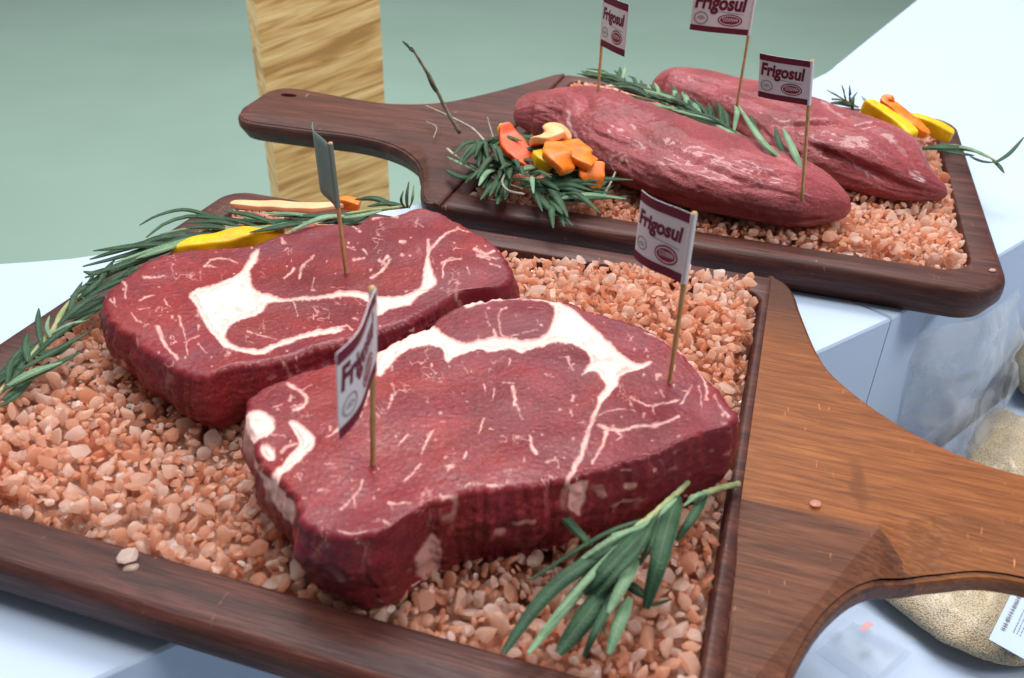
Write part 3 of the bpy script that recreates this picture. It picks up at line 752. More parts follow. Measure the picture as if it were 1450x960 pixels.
# ------------------------------------------------------------------ tenderloins
def tenderloin(label, spine, seed, creases=(), silver=()):
    """spine: (px, py, zc, half width m, half height m)"""
    NR, NC = 420, 170
    S = np.array([[*W(x, y, z), w, h] for x, y, z, w, h in spine])
    S = catmull(S, NR)
    P = S[:, :3]; T = np.gradient(P, axis=0); T[:, 2] = 0; T /= np.linalg.norm(T, axis=1)[:, None]
    N = np.c_[-T[:, 1], T[:, 0], np.zeros(NR)]
    L = np.concatenate([[0], np.cumsum(np.linalg.norm(np.diff(P, axis=0), axis=1))])
    u = L / L[-1]
    # round off both ends
    cap = np.sqrt(np.clip(1 - np.clip(1 - L / .022, 0, 1) ** 2, 0, 1)) * np.sqrt(np.clip(1 - np.clip(1 - (L[-1] - L) / .042, 0, 1) ** 2, 0, 1))
    cap = np.maximum(cap, .02)
    a = np.linspace(0, 2 * math.pi, NC, endpoint=False)
    ca = np.sign(np.cos(a)) * np.abs(np.cos(a)) ** .9; sa = np.sign(np.sin(a)) * np.abs(np.sin(a)) ** .9
    sa = np.where(sa < 0, sa * .8, sa)
    AL, AR = np.meshgrid(L, a, indexing='ij')
    q = np.stack([AL * 1000 / 60, np.cos(AR) * 1.3, np.sin(AR) * 1.3], -1)
    q2 = np.stack([AL * 1000 / 34, np.cos(AR) * 3.4 + AL * 20, np.sin(AR) * 3.4], -1)
    q3 = np.stack([AL * 1000 / 12, np.cos(AR) * 8, np.sin(AR) * 8], -1)
    disp = 1 + .10 * vnoise(q, 1, seed) + .042 * vnoise(q2, 1, seed + 3) + .020 * vnoise(q3, 1, seed + 5) + .010 * vnoise(q3, 2.3, seed + 6) + .008 * vnoise(q3, 4.7, seed + 7)
    disp -= .028 * np.clip(1 - np.abs(vnoise(q2, .8, seed + 8)) * 5, 0, 1) * sstep(-.1, .4, vnoise(q, 1.2, seed + 9))
    for u0, u1, a0, a1, wdt, dep in creases:
        k = np.clip((u[:, None] - u0) / (u1 - u0), 0, 1)
        ctr = math.radians(a0) + (math.radians(a1) - math.radians(a0)) * k
        d = np.abs((AR - ctr + math.pi) % (2 * math.pi) - math.pi)
        disp -= dep * np.exp(-(d / wdt) ** 2) * sstep(u0 - .04, u0 + .04, u)[:, None] * (1 - sstep(u1 - .04, u1 + .04, u)[:, None])
    hw = (S[:, 3] * cap)[:, None] * disp; hh = (S[:, 4] * (.25 + .75 * cap) * np.minimum(1, cap * 3))[:, None] * disp
    V = P[:, None, :] + N[:, None, :] * (hw * ca)[..., None]
    V[..., 2] += hh * sa
    V = V.reshape(-1, 3)
    n = len(V)
    V = np.vstack([V, P[0], P[-1]])
    F = grid_faces(NR, NC)
    j = np.arange(NC)
    ends = np.vstack([np.c_[np.full(NC, n), (j + 1) % NC, j, j], np.c_[np.full(NC, n + 1), (NR - 1) * NC + j, (NR - 1) * NC + (j + 1) % NC, (NR - 1) * NC + (j + 1) % NC]])
    FL = [tuple(f) for f in F] + [(int(r[0]), int(r[1]), int(r[2])) for r in ends]
    zb = float((P[:, 2] - S[:, 4]).min())
    me = mesh('beef_tenderloin', V - np.array([P[NR // 2, 0], P[NR // 2, 1], zb]), FL, M_LOIN)
    attr(me, 'along', np.r_[(AL * 10).ravel(), 0, L[-1] * 10]); attr(me, 'around', np.r_[(AR / 6).ravel(), 0, 0])
    PX = proj(V); sv = np.zeros(len(V))
    wob = np.c_[3 * vnoise(PX, .15, seed), 3 * vnoise(PX, .15, seed + 1)]
    for pts, w0, w1 in silver:
        sv = np.maximum(sv, sstep(-1.5, 1.5, line_sd(PX + wob, catmull(pts, 14), w0, w1)) * .7)
    attr(me, 'silver', sv)
    o = link('beef_tenderloin', me); o.location = (P[NR // 2, 0], P[NR // 2, 1], zb)
    tag(o, label, 'tenderloin')
    return o, me

LOIN1, LM1 = tenderloin('long pinkish tenderloin nearer the viewer, beside the orange pepper pieces',
    [(727, 163, .046, .018, .014), (765, 163, .046, .027, .019), (830, 172, .047, .038, .024), (900, 202, .046, .045, .025), (970, 230, .045, .046, .025), (1040, 253, .044, .042, .024), (1110, 272, .043, .035, .023), (1165, 286, .041, .027, .020), (1205, 297, .039, .017, .014)],
    5, [(.06, .30, 60, 120, .16, .16), (.3, .95, 205, 195, .2, .10), (.45, .8, 120, 150, .14, .06)],
    [([(805, 158), (808, 180), (822, 200)], 3, 2), ([(878, 232), (884, 222), (892, 240)], 3, 2), ([(870, 240), (862, 228), (878, 215)], 1.5, 2)])
LOIN2, LM2 = tenderloin('darker tenderloin behind, reaching toward the yellow pepper strips',
    [(922, 124, .044, .016, .013), (960, 127, .045, .026, .019), (1040, 150, .045, .036, .021), (1120, 182, .045, .042, .023), (1190, 210, .044, .042, .024), (1250, 232, .044, .035, .023), (1300, 258, .039, .022, .016), (1342, 275, .034, .011, .009)],
    23, [(.55, .9, 70, 110, .16, .13), (.6, .8, 140, 60, .14, .16), (.7, .95, 160, 175, .15, .13), (.1, .6, 120, 110, .14, .06)],
    [([(1165, 143), (1180, 158), (1195, 168)], 2.5, 2), ([(1150, 195), (1190, 215), (1230, 250)], 1.5, 2)])

# ------------------------------------------------------------------ salt
def crystal_proto(k):
    rg = np.random.default_rng(100 + k)
    bm = bmesh.new(); bmesh.ops.create_icosphere(bm, subdivisions=2, radius=1)
    V = np.array([v.co[:] for v in bm.verts]); F = np.array([[v.index for v in f.verts] for f in bm.faces]); bm.free()
    nrm = rg.normal(size=(11, 3)); nrm /= np.linalg.norm(nrm, axis=1)[:, None]
    off = rg.uniform(.42, .80, 11)
    for a, d in zip(nrm, off):
        s = V @ a; V = V - np.maximum(s - d, 0)[:, None] * a
    V = V * np.array([1.15, rg.uniform(.7, 1.0), rg.uniform(.38, .66)]) + rg.normal(0, .012, V.shape)
    return V / np.abs(V).max(), F
PROTO = [crystal_proto(k) for k in range(28)]
# footprint tests in plan
def plan_poly(px, z): return np.array([W(x, y, z)[:2] for x, y in px])
FOOT1 = [plan_poly(out1, .060), plan_poly(out2, .054)]

def rand_rot(rg, flat):
    q = rg.normal(size=4); q[1:3] *= flat; q /= np.linalg.norm(q)
    w, x, y, z = q
    return np.array([[1 - 2 * (y * y + z * z), 2 * (x * y - z * w), 2 * (x * z + y * w)], [2 * (x * y + z * w), 1 - 2 * (x * x + z * z), 2 * (y * z - x * w)], [2 * (x * z - y * w), 2 * (y * z + x * w), 1 - 2 * (x * x + y * y)]])

def salt_bed(label, ctr, inner, target, tries, foot, seed, rmin, rmax, loinfoot=None):
    rg = np.random.default_rng(seed)
    a0, a1, b0, b1 = inner
    cell = .0012
    H = np.full((int((a1 - a0) / cell) + 2, int((b1 - b0) / cell) + 2), .0106)
    items = []
    X = rg.uniform(a0 + .003, a1 - .003, tries); Y = rg.uniform(b0 + .003, b1 - .003, tries)
    R = rmin + (rmax - rmin) * rg.random(tries) ** 1.7
    wpts = np.stack([ctr[0] + X * E1[0] + Y * E2[0], ctr[1] + X * E1[1] + Y * E2[1]], 1)
    T = target(X, Y, wpts)
    inF = np.zeros(tries, bool)
    for f in foot: inF |= poly_sd(wpts, f) > .006
    near = np.full(tries, -1.)
    for f in foot: near = np.maximum(near, poly_sd(wpts, f))
    T = np.where(inF, np.minimum(T, .018), T)
    T = np.where((near > -.012) & ~inF, np.minimum(T, .026), T)
    for k in range(tries):
        x, y, r = X[k], Y[k], R[k]
        i0 = int((x - r * .75 - a0) / cell); i1 = int((x + r * .75 - a0) / cell) + 1
        j0 = int((y - r * .75 - b0) / cell); j1 = int((y + r * .75 - b0) / cell) + 1
        sub = H[max(i0, 0):i1, max(j0, 0):j1]
        if not sub.size: continue
        h = .35 * sub.max() + .65 * sub.mean()
        if h > T[k] - r * .4: continue
        zc = h + r * .36
        sub[:] = np.maximum(sub, zc + r * .44)
        items.append((x, y, zc, r, inF[k], wpts[k, 0], wpts[k, 1]))
    it = np.array(items)
    n = len(it)
    px = proj(np.c_[it[:, 5], it[:, 6], it[:, 2]])
    ii = np.clip(((it[:, 0] - a0) / cell).astype(int), 0, H.shape[0] - 1); jj = np.clip(((it[:, 1] - b0) / cell).astype(int), 0, H.shape[1] - 1)
    top = it[:, 2] + it[:, 3] * .5 >= H[ii, jj] - .0012
    hid = np.zeros(n, bool)
    if loinfoot is not None:
        for lf in loinfoot: hid |= poly_sd(px, lf) > -2
    vis = top & (it[:, 4] < .5) & ~hid & (px[:, 0] > 5) & (px[:, 0] < 1445) & (px[:, 1] < 950)
    dist = (np.c_[it[:, 5], it[:, 6], it[:, 2]] - EYE) @ FW
    score = np.where(vis, it[:, 3] / dist, 0)
    order = np.argsort(-score); chosen = set(order[:290].tolist())
    o = thing('salt_bed', label, 'salt', (ctr[0], ctr[1], .0106))
    base = base_of(o)
    tints = rg.beta(1.9, 1.9, n); tints = np.where(rg.random(n) < .10, .97, tints); kinds = rg.integers(0, len(PROTO), n)
    big = it[:, 3] > rmin + .55 * (rmax - rmin)
    tints = np.where(big, np.clip(tints + .14, 0, 1), tints)
    cl = vnoise(it[:, :2], 38, seed) * .28; tints = np.clip(tints + cl, 0, 1)
    VV, FF, TT = [], [], []; off = 0
    protos = {}
    for k in range(n):
        v, f = PROTO[kinds[k]]
        Rm = rand_rot(rg, .55)
        if k in chosen:
            key = (kinds[k], int(tints[k] * 5.99))
            if key not in protos:
                me = mesh('salt_crystal', v, f, M_SALT, True); me.set_sharp_from_angle(angle=math.radians(24)); attr(me, 'tint', np.full(len(v), (key[1] + .5) / 6)); protos[key] = me
            c = link('salt_crystal', protos[key], o)
            mt = Matrix.Identity(4)
            for i in range(3):
                for j in range(3): mt[i][j] = Rm[i][j] * it[k, 3]
            mt.translation = Vector((it[k, 5] - base[0], it[k, 6] - base[1], it[k, 2] - base[2]))
            c.matrix_local = mt
        else:
            p = (v * it[k, 3]) @ Rm.T + np.array([it[k, 5], it[k, 6], it[k, 2]])
            VV.append(p); FF.append(f + off); TT.append(np.full(len(v), tints[k])); off += len(v)
    # the finest grains fill the gaps as a crumbly sheet
    gx = np.linspace(a0 + .001, a1 - .001, 200); gy = np.linspace(b0 + .001, b1 - .001, 180)
    GX, GY = np.meshgrid(gx, gy, indexing='ij'); g2 = np.c_[GX.ravel(), GY.ravel()]
    gz = .0150 + .0022 * vnoise(g2, 260, seed) + .0016 * vnoise(g2, 520, seed + 1) - .0055 * sstep(.45, .75, vnoise(g2, 75, seed + 2))
    VV.append(np.c_[ctr[0] + g2[:, :1] * E1[0] + g2[:, 1:] * E2[0], ctr[1] + g2[:, :1] * E1[1] + g2[:, 1:] * E2[1], gz])
    gf = grid_faces(200, 180, False) + off; FF.append(np.vstack([gf[:, [0, 2, 1]], gf[:, [0, 3, 2]]]) if False else np.vstack([gf[:, :3], gf[:, [0, 2, 3]]])); TT.append(np.clip(.35 + .3 * vnoise(g2, 200, seed + 4), 0, 1))
    me = mesh('loose_salt', np.vstack(VV) - base, np.vstack(FF), M_SALT)
    me.set_sharp_from_angle(angle=math.radians(24))
    attr(me, 'tint', np.concatenate(TT))
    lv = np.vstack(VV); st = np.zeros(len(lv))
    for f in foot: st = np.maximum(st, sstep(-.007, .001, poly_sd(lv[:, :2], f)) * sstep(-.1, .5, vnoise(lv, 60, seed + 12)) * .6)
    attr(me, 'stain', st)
    lo = link('loose_salt', me, o); lo['kind'] = 'stuff'
    print('salt', n, 'tris', sum(len(f) for f in FF))
    return o

def target1(X, Y, Wp):
    s = (X - .165) * 1000; n = (Y + .326) * 1000
    t = .0232 + .0035 * vnoise(np.c_[X, Y], 22, 2) + .0025 * vnoise(np.c_[X, Y], 60, 3)
    t += .012 * sstep(-130, -40, s) * sstep(330, 420, n)                  # heaped at the far right
    t += .003 * sstep(-200, -280, s)
    t += .002 * sstep(-60, 0, s)
    edge = np.minimum(np.minimum(X + .171, .1740 - X), np.minimum(Y + .140, .148 - Y))
    return np.where(edge < .008, np.minimum(t, .0235), t)
salt_bed('bed of coarse pink salt crystals around the two steaks', FB, (-.171, .1740, -.140, .148), target1, 60000, FOOT1, 8, .0019, .0056)
LF = [np.array(p, float) for p in ([(718, 165), (730, 140), (760, 133), (847, 138), (930, 150), (1030, 187), (1130, 235), (1195, 268), (1208, 295), (1190, 318), (1120, 322), (1010, 300), (910, 265), (850, 225), (750, 188)],
      [(918, 118), (940, 108), (1060, 122), (1180, 150), (1280, 205), (1335, 262), (1310, 285), (1200, 265), (1050, 190), (918, 130)])]
def target2(X, Y, Wp):
    t = .0245 + .003 * vnoise(np.c_[X, Y], 22, 6) + .0025 * vnoise(np.c_[X, Y], 60, 7)
    t += .004 * sstep(.0, .10, X)
    edge = np.minimum(np.minimum(X + .168, .161 - X), np.minimum(Y + .148, .150 - Y))
    return np.where(edge < .008, np.minimum(t, .0245), t)
salt_bed('bed of coarse pink salt crystals around the two tenderloins', BB, (-.168, .161, -.148, .150), target2, 46000, [], 9, .0020, .0058, LF)

def lone_crystal(px, py, z, r, k, tint, label):
    v, f = PROTO[k]; p = W(px, py, z)
    me = mesh('salt_crystal', v * r, f, M_SALT); me.set_sharp_from_angle(angle=math.radians(24)); attr(me, 'tint', np.full(len(v), tint))
    o = link('salt_crystal', me); o.location = (p[0], p[1], z + r * .45); tag(o, label, 'salt crystal')
lone_crystal(184, 793, RIM, .0044, 3, .97, 'pale salt crystal on the near rim of the steak board, upper of a pair')
lone_crystal(189, 810, RIM - .002, .0036, 7, .92, 'small pale salt crystal lower on the near rim, just under another')
lone_crystal(1152, 716, RIM, .0028, 5, .5, 'lone pink salt chip lying on the orange brown handle')
lone_crystal(1404, 384, RIM, .0024, 9, .7, 'tiny salt chip on the near right corner of the tenderloin board')

# ------------------------------------------------------------------ rosemary
def leaf_mesh(path, width, flip=False, cup=.35, nseg=16, blunt=.42):
    """path: world polyline; a narrow rosemary leaf with rolled edges and a grooved midrib"""
    P = catmull(path, nseg) if len(path) > 2 else np.linspace(path[0], path[-1], nseg)
    T = np.gradient(P, axis=0); T /= np.linalg.norm(T, axis=1)[:, None]
    eye = EYE - P; eye /= np.linalg.norm(eye, axis=1)[:, None]
    upv = np.array([0, 0, 1.]) * .6 + eye * .4
    B = np.cross(T, upv); B /= np.linalg.norm(B, axis=1)[:, None]
    N = np.cross(B, T)
    u = np.linspace(0, 1, nseg)
    prof = np.clip(np.sin(np.pi * np.clip(.06 + .90 * u, 0, 1)) ** blunt, .1, 1) * (1 - (.12 if blunt < .5 else .35) * u)
    w = width * .5 * prof
    c = np.array([-1, -.90, -.55, -.12, 0, .12, .55, .90, 1]); hz = np.array([-.62, -.24, .0, -.03, -.16, -.03, .0, -.24, -.62]) * cup * 2
    top = P[:, None] + B[:, None] * (w[:, None] * c)[..., None] + N[:, None] * (w[:, None] * hz)[..., None]
    nc = len(c)
    bot = top - N[:, None] * (.16 * width * prof)[:, None, None] * np.array([.15, .7, 1, 1.2, 1.4, 1.2, 1, .7, .15])[None, :, None]
    V = np.vstack([top.reshape(-1, 3), bot.reshape(-1, 3)])
    Ft = grid_faces(nseg, nc, False)
    Fb = grid_faces(nseg, nc, False, nseg * nc)[:, ::-1]
    L = [(i * nc, (i + 1) * nc, nseg * nc + (i + 1) * nc, nseg * nc + i * nc) for i in range(nseg - 1)]
    Rr = [(i * nc + nc - 1, nseg * nc + i * nc + nc - 1, nseg * nc + (i + 1) * nc + nc - 1, (i + 1) * nc + nc - 1) for i in range(nseg - 1)]
    F = np.vstack([Ft, Fb, np.array(L), np.array(Rr)])
    a, b = (1, 0) if flip else (0, 1)
    mi = [a] * len(Ft) + [b] * len(Fb) + [1] * (len(L) + len(Rr))
    rib = np.tile(np.exp(-(c / .10) ** 2) * .35 + np.where(np.abs(c) > .95, .9, 0), nseg)
    return V, F, mi, np.r_[rib, np.zeros(nseg * nc)]

def tube(path, r0, r1, nseg=24, nc=8):
    P = catmull(path, nseg) if len(path) > 2 else np.linspace(path[0], path[-1], nseg)
    T = np.gradient(P, axis=0); T /= np.linalg.norm(T, axis=1)[:, None]
    ref = np.where(np.abs(T[:, 2:3]) > .9, np.array([[1., 0, 0]]), np.array([[0, 0, 1.]]))
    B = np.cross(T, ref); B /= np.linalg.norm(B, axis=1)[:, None]; N = np.cross(B, T)
    r = np.linspace(r0, r1, nseg) * (1 + .12 * np.sin(np.arange(nseg) * 2.1))
    a = np.linspace(0, 2 * math.pi, nc, endpoint=False)
    V = (P[:, None] + (B[:, None] * np.cos(a)[None, :, None] + N[:, None] * np.sin(a)[None, :, None]) * r[:, None, None]).reshape(-1, 3)
    F = [tuple(q) for q in grid_faces(nseg, nc)[:, ::-1]] + [tuple(range(nc)), tuple(range((nseg - 1) * nc, nseg * nc))[::-1]]
    return V, F

def sprig(label, stems, leaves, group=None, wide=1.0, blunt=.55):
    """stems: (path [(px,py,z)...], r0, r1, mat); leaves: (path [(px,py,z)...], width px, pale?)"""
    first = stems[0][0] if stems else leaves[0][0]
    m = first[len(first) // 2]
    b = W(*m)
    o = thing('rosemary_sprig', label, 'rosemary', (b[0], b[1], min(p[2] for p in first)), group)
    for path, r0, r1, mat in stems:
        V, F = tube([W(*p) for p in path], r0, r1); part('stem', V, F, mat, o)
    for path, wpx, pale in leaves:
        wp = [W(*p) for p in path]
        V, F, mi, rib = leaf_mesh(wp, wide * wpx * px_size(wp[len(wp) // 2]), pale, blunt=blunt)
        l = part('leaf', V, F, [M_LEAF, M_PALE], o, True, mi); attr(l.data, 'rib', rib)
    return o

def fan(path, n, length, width, seed, spread=50, zj=.012, pale_p=.25, lift=.010, back=False):
    """leaves set along a stem, in world space; returns leaves as pixel paths"""
    rg = np.random.default_rng(seed)
    P = catmull([W(*p) for p in path], 60); T = np.gradient(P, axis=0); T /= np.linalg.norm(T, axis=1)[:, None]
    out = []
    for k in range(n):
        i = int(rg.uniform(2, 56)); p = P[i]; t = -T[i] if back else T[i]
        a = math.radians(rg.uniform(18, spread) * rg.choice([-1, 1]))
        d = np.array([t[0] * math.cos(a) - t[1] * math.sin(a), t[0] * math.sin(a) + t[1] * math.cos(a), 0])
        L = length * rg.uniform(.65, 1.15); h = lift * rg.uniform(-.2, 1.2)
        q = [p, p + d * L * .5 + np.array([0, 0, h * .8]), p + d * L + t * L * .12 + np.array([0, 0, h * rg.uniform(.2, 1.2)])]
        q = [np.array([v[0], v[1], max(v[2], .0285)]) for v in q]
        out.append((q, width * rg.uniform(.75, 1.2), rg.random() < pale_p))
    return out

def add_world_leaves(o, L):
    for q, w, pale in L:
        V, F, mi, rib = leaf_mesh(q, w, pale, .3, 14, .7)
        l = part('leaf', V, F, [M_LEAF, M_PALE], o, True, mi); attr(l.data, 'rib', rib)

Z = lambda pts, z0, z1=None: [(x, y, z0 + ((z1 if z1 is not None else z0) - z0) * i / max(1, len(pts) - 1)) for i, (x, y) in enumerate(pts)]
def zz(pts, *zs): return [(x, y, z) for (x, y), z in zip(pts, np.interp(np.linspace(0, 1, len(pts)), np.linspace(0, 1, len(zs)), zs))]

# the large sprig in front of the front steak
sprig('large rosemary sprig with broad leaves lying before the front steak',
      [(zz([(1046, 685), (1020, 691), (998, 699), (978, 707)], .029, .036, .042), .0013, .0015, M_STEM),
       (zz([(974, 683), (958, 699), (943, 713), (925, 730), (908, 743), (880, 765)], .038, .044, .046, .044), .0012, .0016, M_STEM)],
      [(zz([(838, 772), (812, 745), (790, 722), (767, 701)], .040, .043, .049), 16, False),
       (zz([(917, 733), (870, 749), (830, 770), (786, 798), (746, 823)], .045, .046, .038, .033), 8, False),
       (zz([(912, 740), (886, 762), (844, 787), (792, 823), (752, 866), (712, 925)], .046, .047, .044, .036), 26, False),
       (zz([(892, 768), (840, 812), (805, 852), (748, 925)], .043, .042, .034), 20, True),
       (zz([(922, 741), (888, 776), (855, 810), (826, 840)], .047, .052, .050, .042), 34, False),
       (zz([(903, 788), (885, 820), (861, 868)], .046, .050, .044), 21, True),
       (zz([(892, 845), (880, 872), (862, 925)], .040, .042, .036), 22, True),
       (zz([(868, 822), (838, 860), (790, 925)], .042, .042, .034), 36, False),
       (zz([(960, 702), (946, 742), (932, 797), (914, 862)], .043, .052, .050, .036), 34, False),
       (zz([(1000, 697), (980, 732), (958, 765)], .040, .044, .038), 17, False),
       (zz([(925, 735), (900, 748), (866, 757)], .046, .050, .050), 9, True),
       (zz([(882, 822), (900, 833), (918, 846)], .036, .037, .034), 18, False),
       (zz([(912, 858), (932, 854), (951, 848)], .033, .034, .036), 6, False),
       (zz([(846, 850), (851, 870), (857, 900)], .038, .037, .034), 7, True),
       (zz([(958, 705), (940, 722), (930, 745)], .045, .050, .046), 9, True),
       (zz([(1004, 697), (988, 700), (968, 716)], .042, .046, .044), 8, True),
       (zz([(930, 728), (905, 775), (872, 812), (846, 842)], .046, .054, .052, .046), 15, False), (zz([(900, 750), (860, 790), (815, 838), (770, 890)], .048, .050, .046, .040), 13, True),
       (zz([(940, 716), (926, 760), (905, 800)], .046, .050, .046), 13, False), (zz([(905, 745), (878, 756), (848, 774), (812, 800)], .048, .052, .050, .044), 10, True),
       (zz([(885, 800), (870, 840), (842, 895), (826, 930)], .042, .044, .042, .034), 16, False)], wide=.95, blunt=.46)

# along the left rim of the front board
SPL = sprig('rosemary sprig with a curved pale stem along the left rim of the steak board',
      [(zz([(-30, 580), (0, 555), (27, 527), (50, 497), (77, 465), (88, 442), (107, 424), (133, 412), (160, 402), (195, 381)], .030, .032, .036, .038, .040), .0012, .0017, M_STEM)],
      [(zz([(58, 484), (24, 510), (-14, 542)], .034, .033, .030), 17, False), (zz([(50, 500), (78, 497), (104, 482)], .033, .034, .032), 17, False),
       (zz([(56, 496), (85, 470), (134, 442)], .038, .042, .036), 11, False), (zz([(72, 478), (66, 462), (70, 447)], .037, .040, .042), 7, True),
       (zz([(90, 446), (118, 437), (148, 420)], .036, .038, .038), 18, False), (zz([(4, 566), (34, 541), (70, 512)], .031, .031, .030), 13, False),
       (zz([(30, 523), (10, 530), (-18, 556)], .034, .033, .030), 14, False), (zz([(100, 440), (130, 436), (160, 428)], .034, .034, .032), 12, False),
       (zz([(0, 575), (22, 560), (48, 535)], .030, .030, .029), 10, False), (zz([(110, 424), (126, 410), (146, 392)], .038, .042, .044), 11, False),
       (zz([(75, 470), (100, 458), (126, 452)], .040, .042, .036), 7, True), (zz([(130, 412), (160, 396), (190, 375)], .040, .044, .044), 10, False)])

# the long bundle along the far side of the rear steak
SPR = sprig('bundle of long rosemary leaves along the far side of the rear steak',
      [(zz([(300, 328), (380, 318), (451, 312), (505, 301), (545, 296), (580, 292)], .048, .052, .052, .050), .0013, .0011, M_STEM)],
      [(zz([(345, 315), (294, 303), (258, 296), (222, 305), (197, 319)], .050, .053, .054, .050), 8, False),
       (zz([(470, 305), (400, 312), (340, 312), (290, 306), (262, 306), (233, 316), (207, 336)], .052, .054, .052, .050), 11, False),
       (zz([(460, 311), (400, 319), (345, 323), (280, 321), (226, 331)], .053, .054, .053, .050), 9, True),
       (zz([(350, 322), (300, 328), (243, 341), (172, 362), (117, 377)], .052, .051, .048, .046), 12, False),
       (zz([(260, 345), (215, 360), (172, 373), (120, 393)], .048, .047, .044), 13, False),
       (zz([(225, 337), (186, 348), (154, 358), (127, 367)], .049, .048, .047), 11, False),
       (zz([(275, 330), (225, 336), (183, 352)], .050, .052, .050), 14, False),
       (zz([(210, 366), (165, 380), (128, 400), (100, 420)], .044, .042, .040), 14, False),
       (zz([(330, 330), (280, 336), (225, 350), (160, 372)], .051, .051, .049), 9, True),
       (zz([(150, 380), (132, 386), (118, 384)], .045, .045, .046), 11, False), (zz([(180, 372), (145, 392), (122, 402)], .042, .041, .042), 11, False),
       (zz([(400, 325), (350, 330), (310, 340)], .050, .049, .046), 9, False), (zz([(500, 303), (440, 305), (380, 305)], .054, .056, .054), 9, False),
       (zz([(330, 296), (345, 306), (366, 311)], .047, .050, .052), 5, True),
       (zz([(560, 292), (532, 280), (503, 282)], .050, .053, .050), 12, False), (zz([(575, 292), (548, 287), (520, 292)], .050, .053, .050), 10, False),
       (zz([(577, 295), (576, 276), (579, 257)], .050, .060, .068), 6, True), (zz([(579, 295), (584, 280), (586, 262)], .050, .058, .064), 5, True), (zz([(574, 295), (568, 283), (571, 270)], .050, .056, .060), 5, False),
       (zz([(540, 298), (500, 306), (455, 310)], .052, .054, .052), 8, True), (zz([(530, 300), (490, 312), (450, 316)], .050, .050, .048), 9, False)])

add_world_leaves(SPL, fan(zz([(-20, 575), (27, 527), (77, 465), (133, 412), (190, 384)], .031, .035, .037, .040, .042), 16, .030, .0042, 91, 34, pale_p=.15, lift=.006))
add_world_leaves(SPR, fan(zz([(200, 366), (255, 345), (330, 325), (450, 312), (560, 296)], .047, .050, .052, .053, .051), 15, .036, .0040, 92, 18, pale_p=.2, lift=.006, back=True))
# bunch beside the orange pepper on the rear board
o = sprig('tangled rosemary bunch with a tall bare twig by the orange pepper',
      [(zz([(651, 188), (632, 156), (617, 125), (600, 95), (582, 66)], .034, .055, .075, .096, .115), .0017, .0009, M_TWIG),
       (zz([(604, 150), (635, 164), (669, 182), (690, 203), (720, 220), (760, 245)], .040, .042, .042, .040, .040), .0006, .0013, M_TWIG),
       (zz([(633, 211), (653, 227), (679, 242), (705, 256), (740, 268)], .036, .036, .036, .036), .0012, .0010, M_TWIG),
       (zz([(716, 245), (711, 258), (720, 270), (742, 275)], .044, .046, .046, .042), .0008, .0008, M_TWIG),
       (zz([(690, 166), (694, 180), (699, 197)], .052, .046, .040), .0004, .0009, M_TWIG),
       (zz([(877, 230), (866, 256), (852, 282)], .046, .040, .033), .0006, .0009, M_TWIG),
       (zz([(604, 172), (618, 180), (614, 195)], .030, .030, .029), .0004, .0004, M_TWIG)],
      [(zz([(619, 130), (609, 108), (597, 88)], .073, .086, .098), 13, False), (zz([(586, 74), (580, 66), (570, 58)], .110, .116, .120), 9, False),
       (zz([(632, 240), (655, 250), (680, 247)], .032, .036, .034), 12, False), (zz([(634, 222), (655, 232), (685, 248)], .036, .040, .036), 6, True),
       (zz([(650, 228), (680, 236), (716, 240)], .034, .036, .034), 10, False)])
pth = zz([(672, 196), (700, 214), (730, 235), (765, 255), (810, 280)], .040, .042, .040, .036)
add_world_leaves(o, fan(pth, 64, .046, .0056, 77, 62, pale_p=.12, lift=.012))
add_world_leaves(o, fan(zz([(685, 225), (720, 252), (760, 270), (800, 290)], .036, .038, .036), 40, .042, .0054, 78, 60, pale_p=.12, lift=.008))
add_world_leaves(o, fan(zz([(812, 276), (850, 270)], .034, .034), 4, .022, .0046, 79, 40, pale_p=.2, lift=.006))

# between the two tenderloins
o = sprig('rosemary sprig lying in the groove between the two tenderloins',
      [(zz([(868, 118), (905, 132), (955, 152), (1010, 172), (1060, 198), (1110, 225), (1138, 240)], .048, .052, .056, .060, .062, .062, .060), .0010, .0013, M_STEM)],
      [(zz([(1118, 231), (1088, 208), (1066, 180), (1046, 149)], .062, .070, .074, .078), 11, True), (zz([(1135, 240), (1124, 212), (1109, 181)], .062, .070, .074), 13, True),
       (zz([(1122, 233), (1105, 205), (1098, 180)], .060, .066, .068), 12, False), (zz([(1070, 205), (1040, 190), (1000, 168)], .062, .066, .066), 9, True), (zz([(1104, 228), (1070, 218), (1030, 196), (1000, 180)], .062, .062, .060), 6, True),
       (zz([(1090, 214), (1075, 190), (1062, 162)], .062, .068, .070), 9, False)])
add_world_leaves(o, fan(zz([(868, 118), (905, 132), (955, 152), (1010, 172), (1070, 203)], .050, .054, .058, .062, .064), 64, .040, .0046, 80, 38, pale_p=.18, lift=.010, back=True))
o = sprig('short dark rosemary tips poking out behind the nearer tenderloin', [(zz([(800, 134), (822, 136), (842, 132)], .034, .036, .034), .0008, .0008, M_STEM)], [(zz([(806, 138), (824, 134), (842, 130)], .036, .040, .036), 9, False), (zz([(812, 130), (826, 138), (838, 142)], .036, .040, .036), 8, False)])
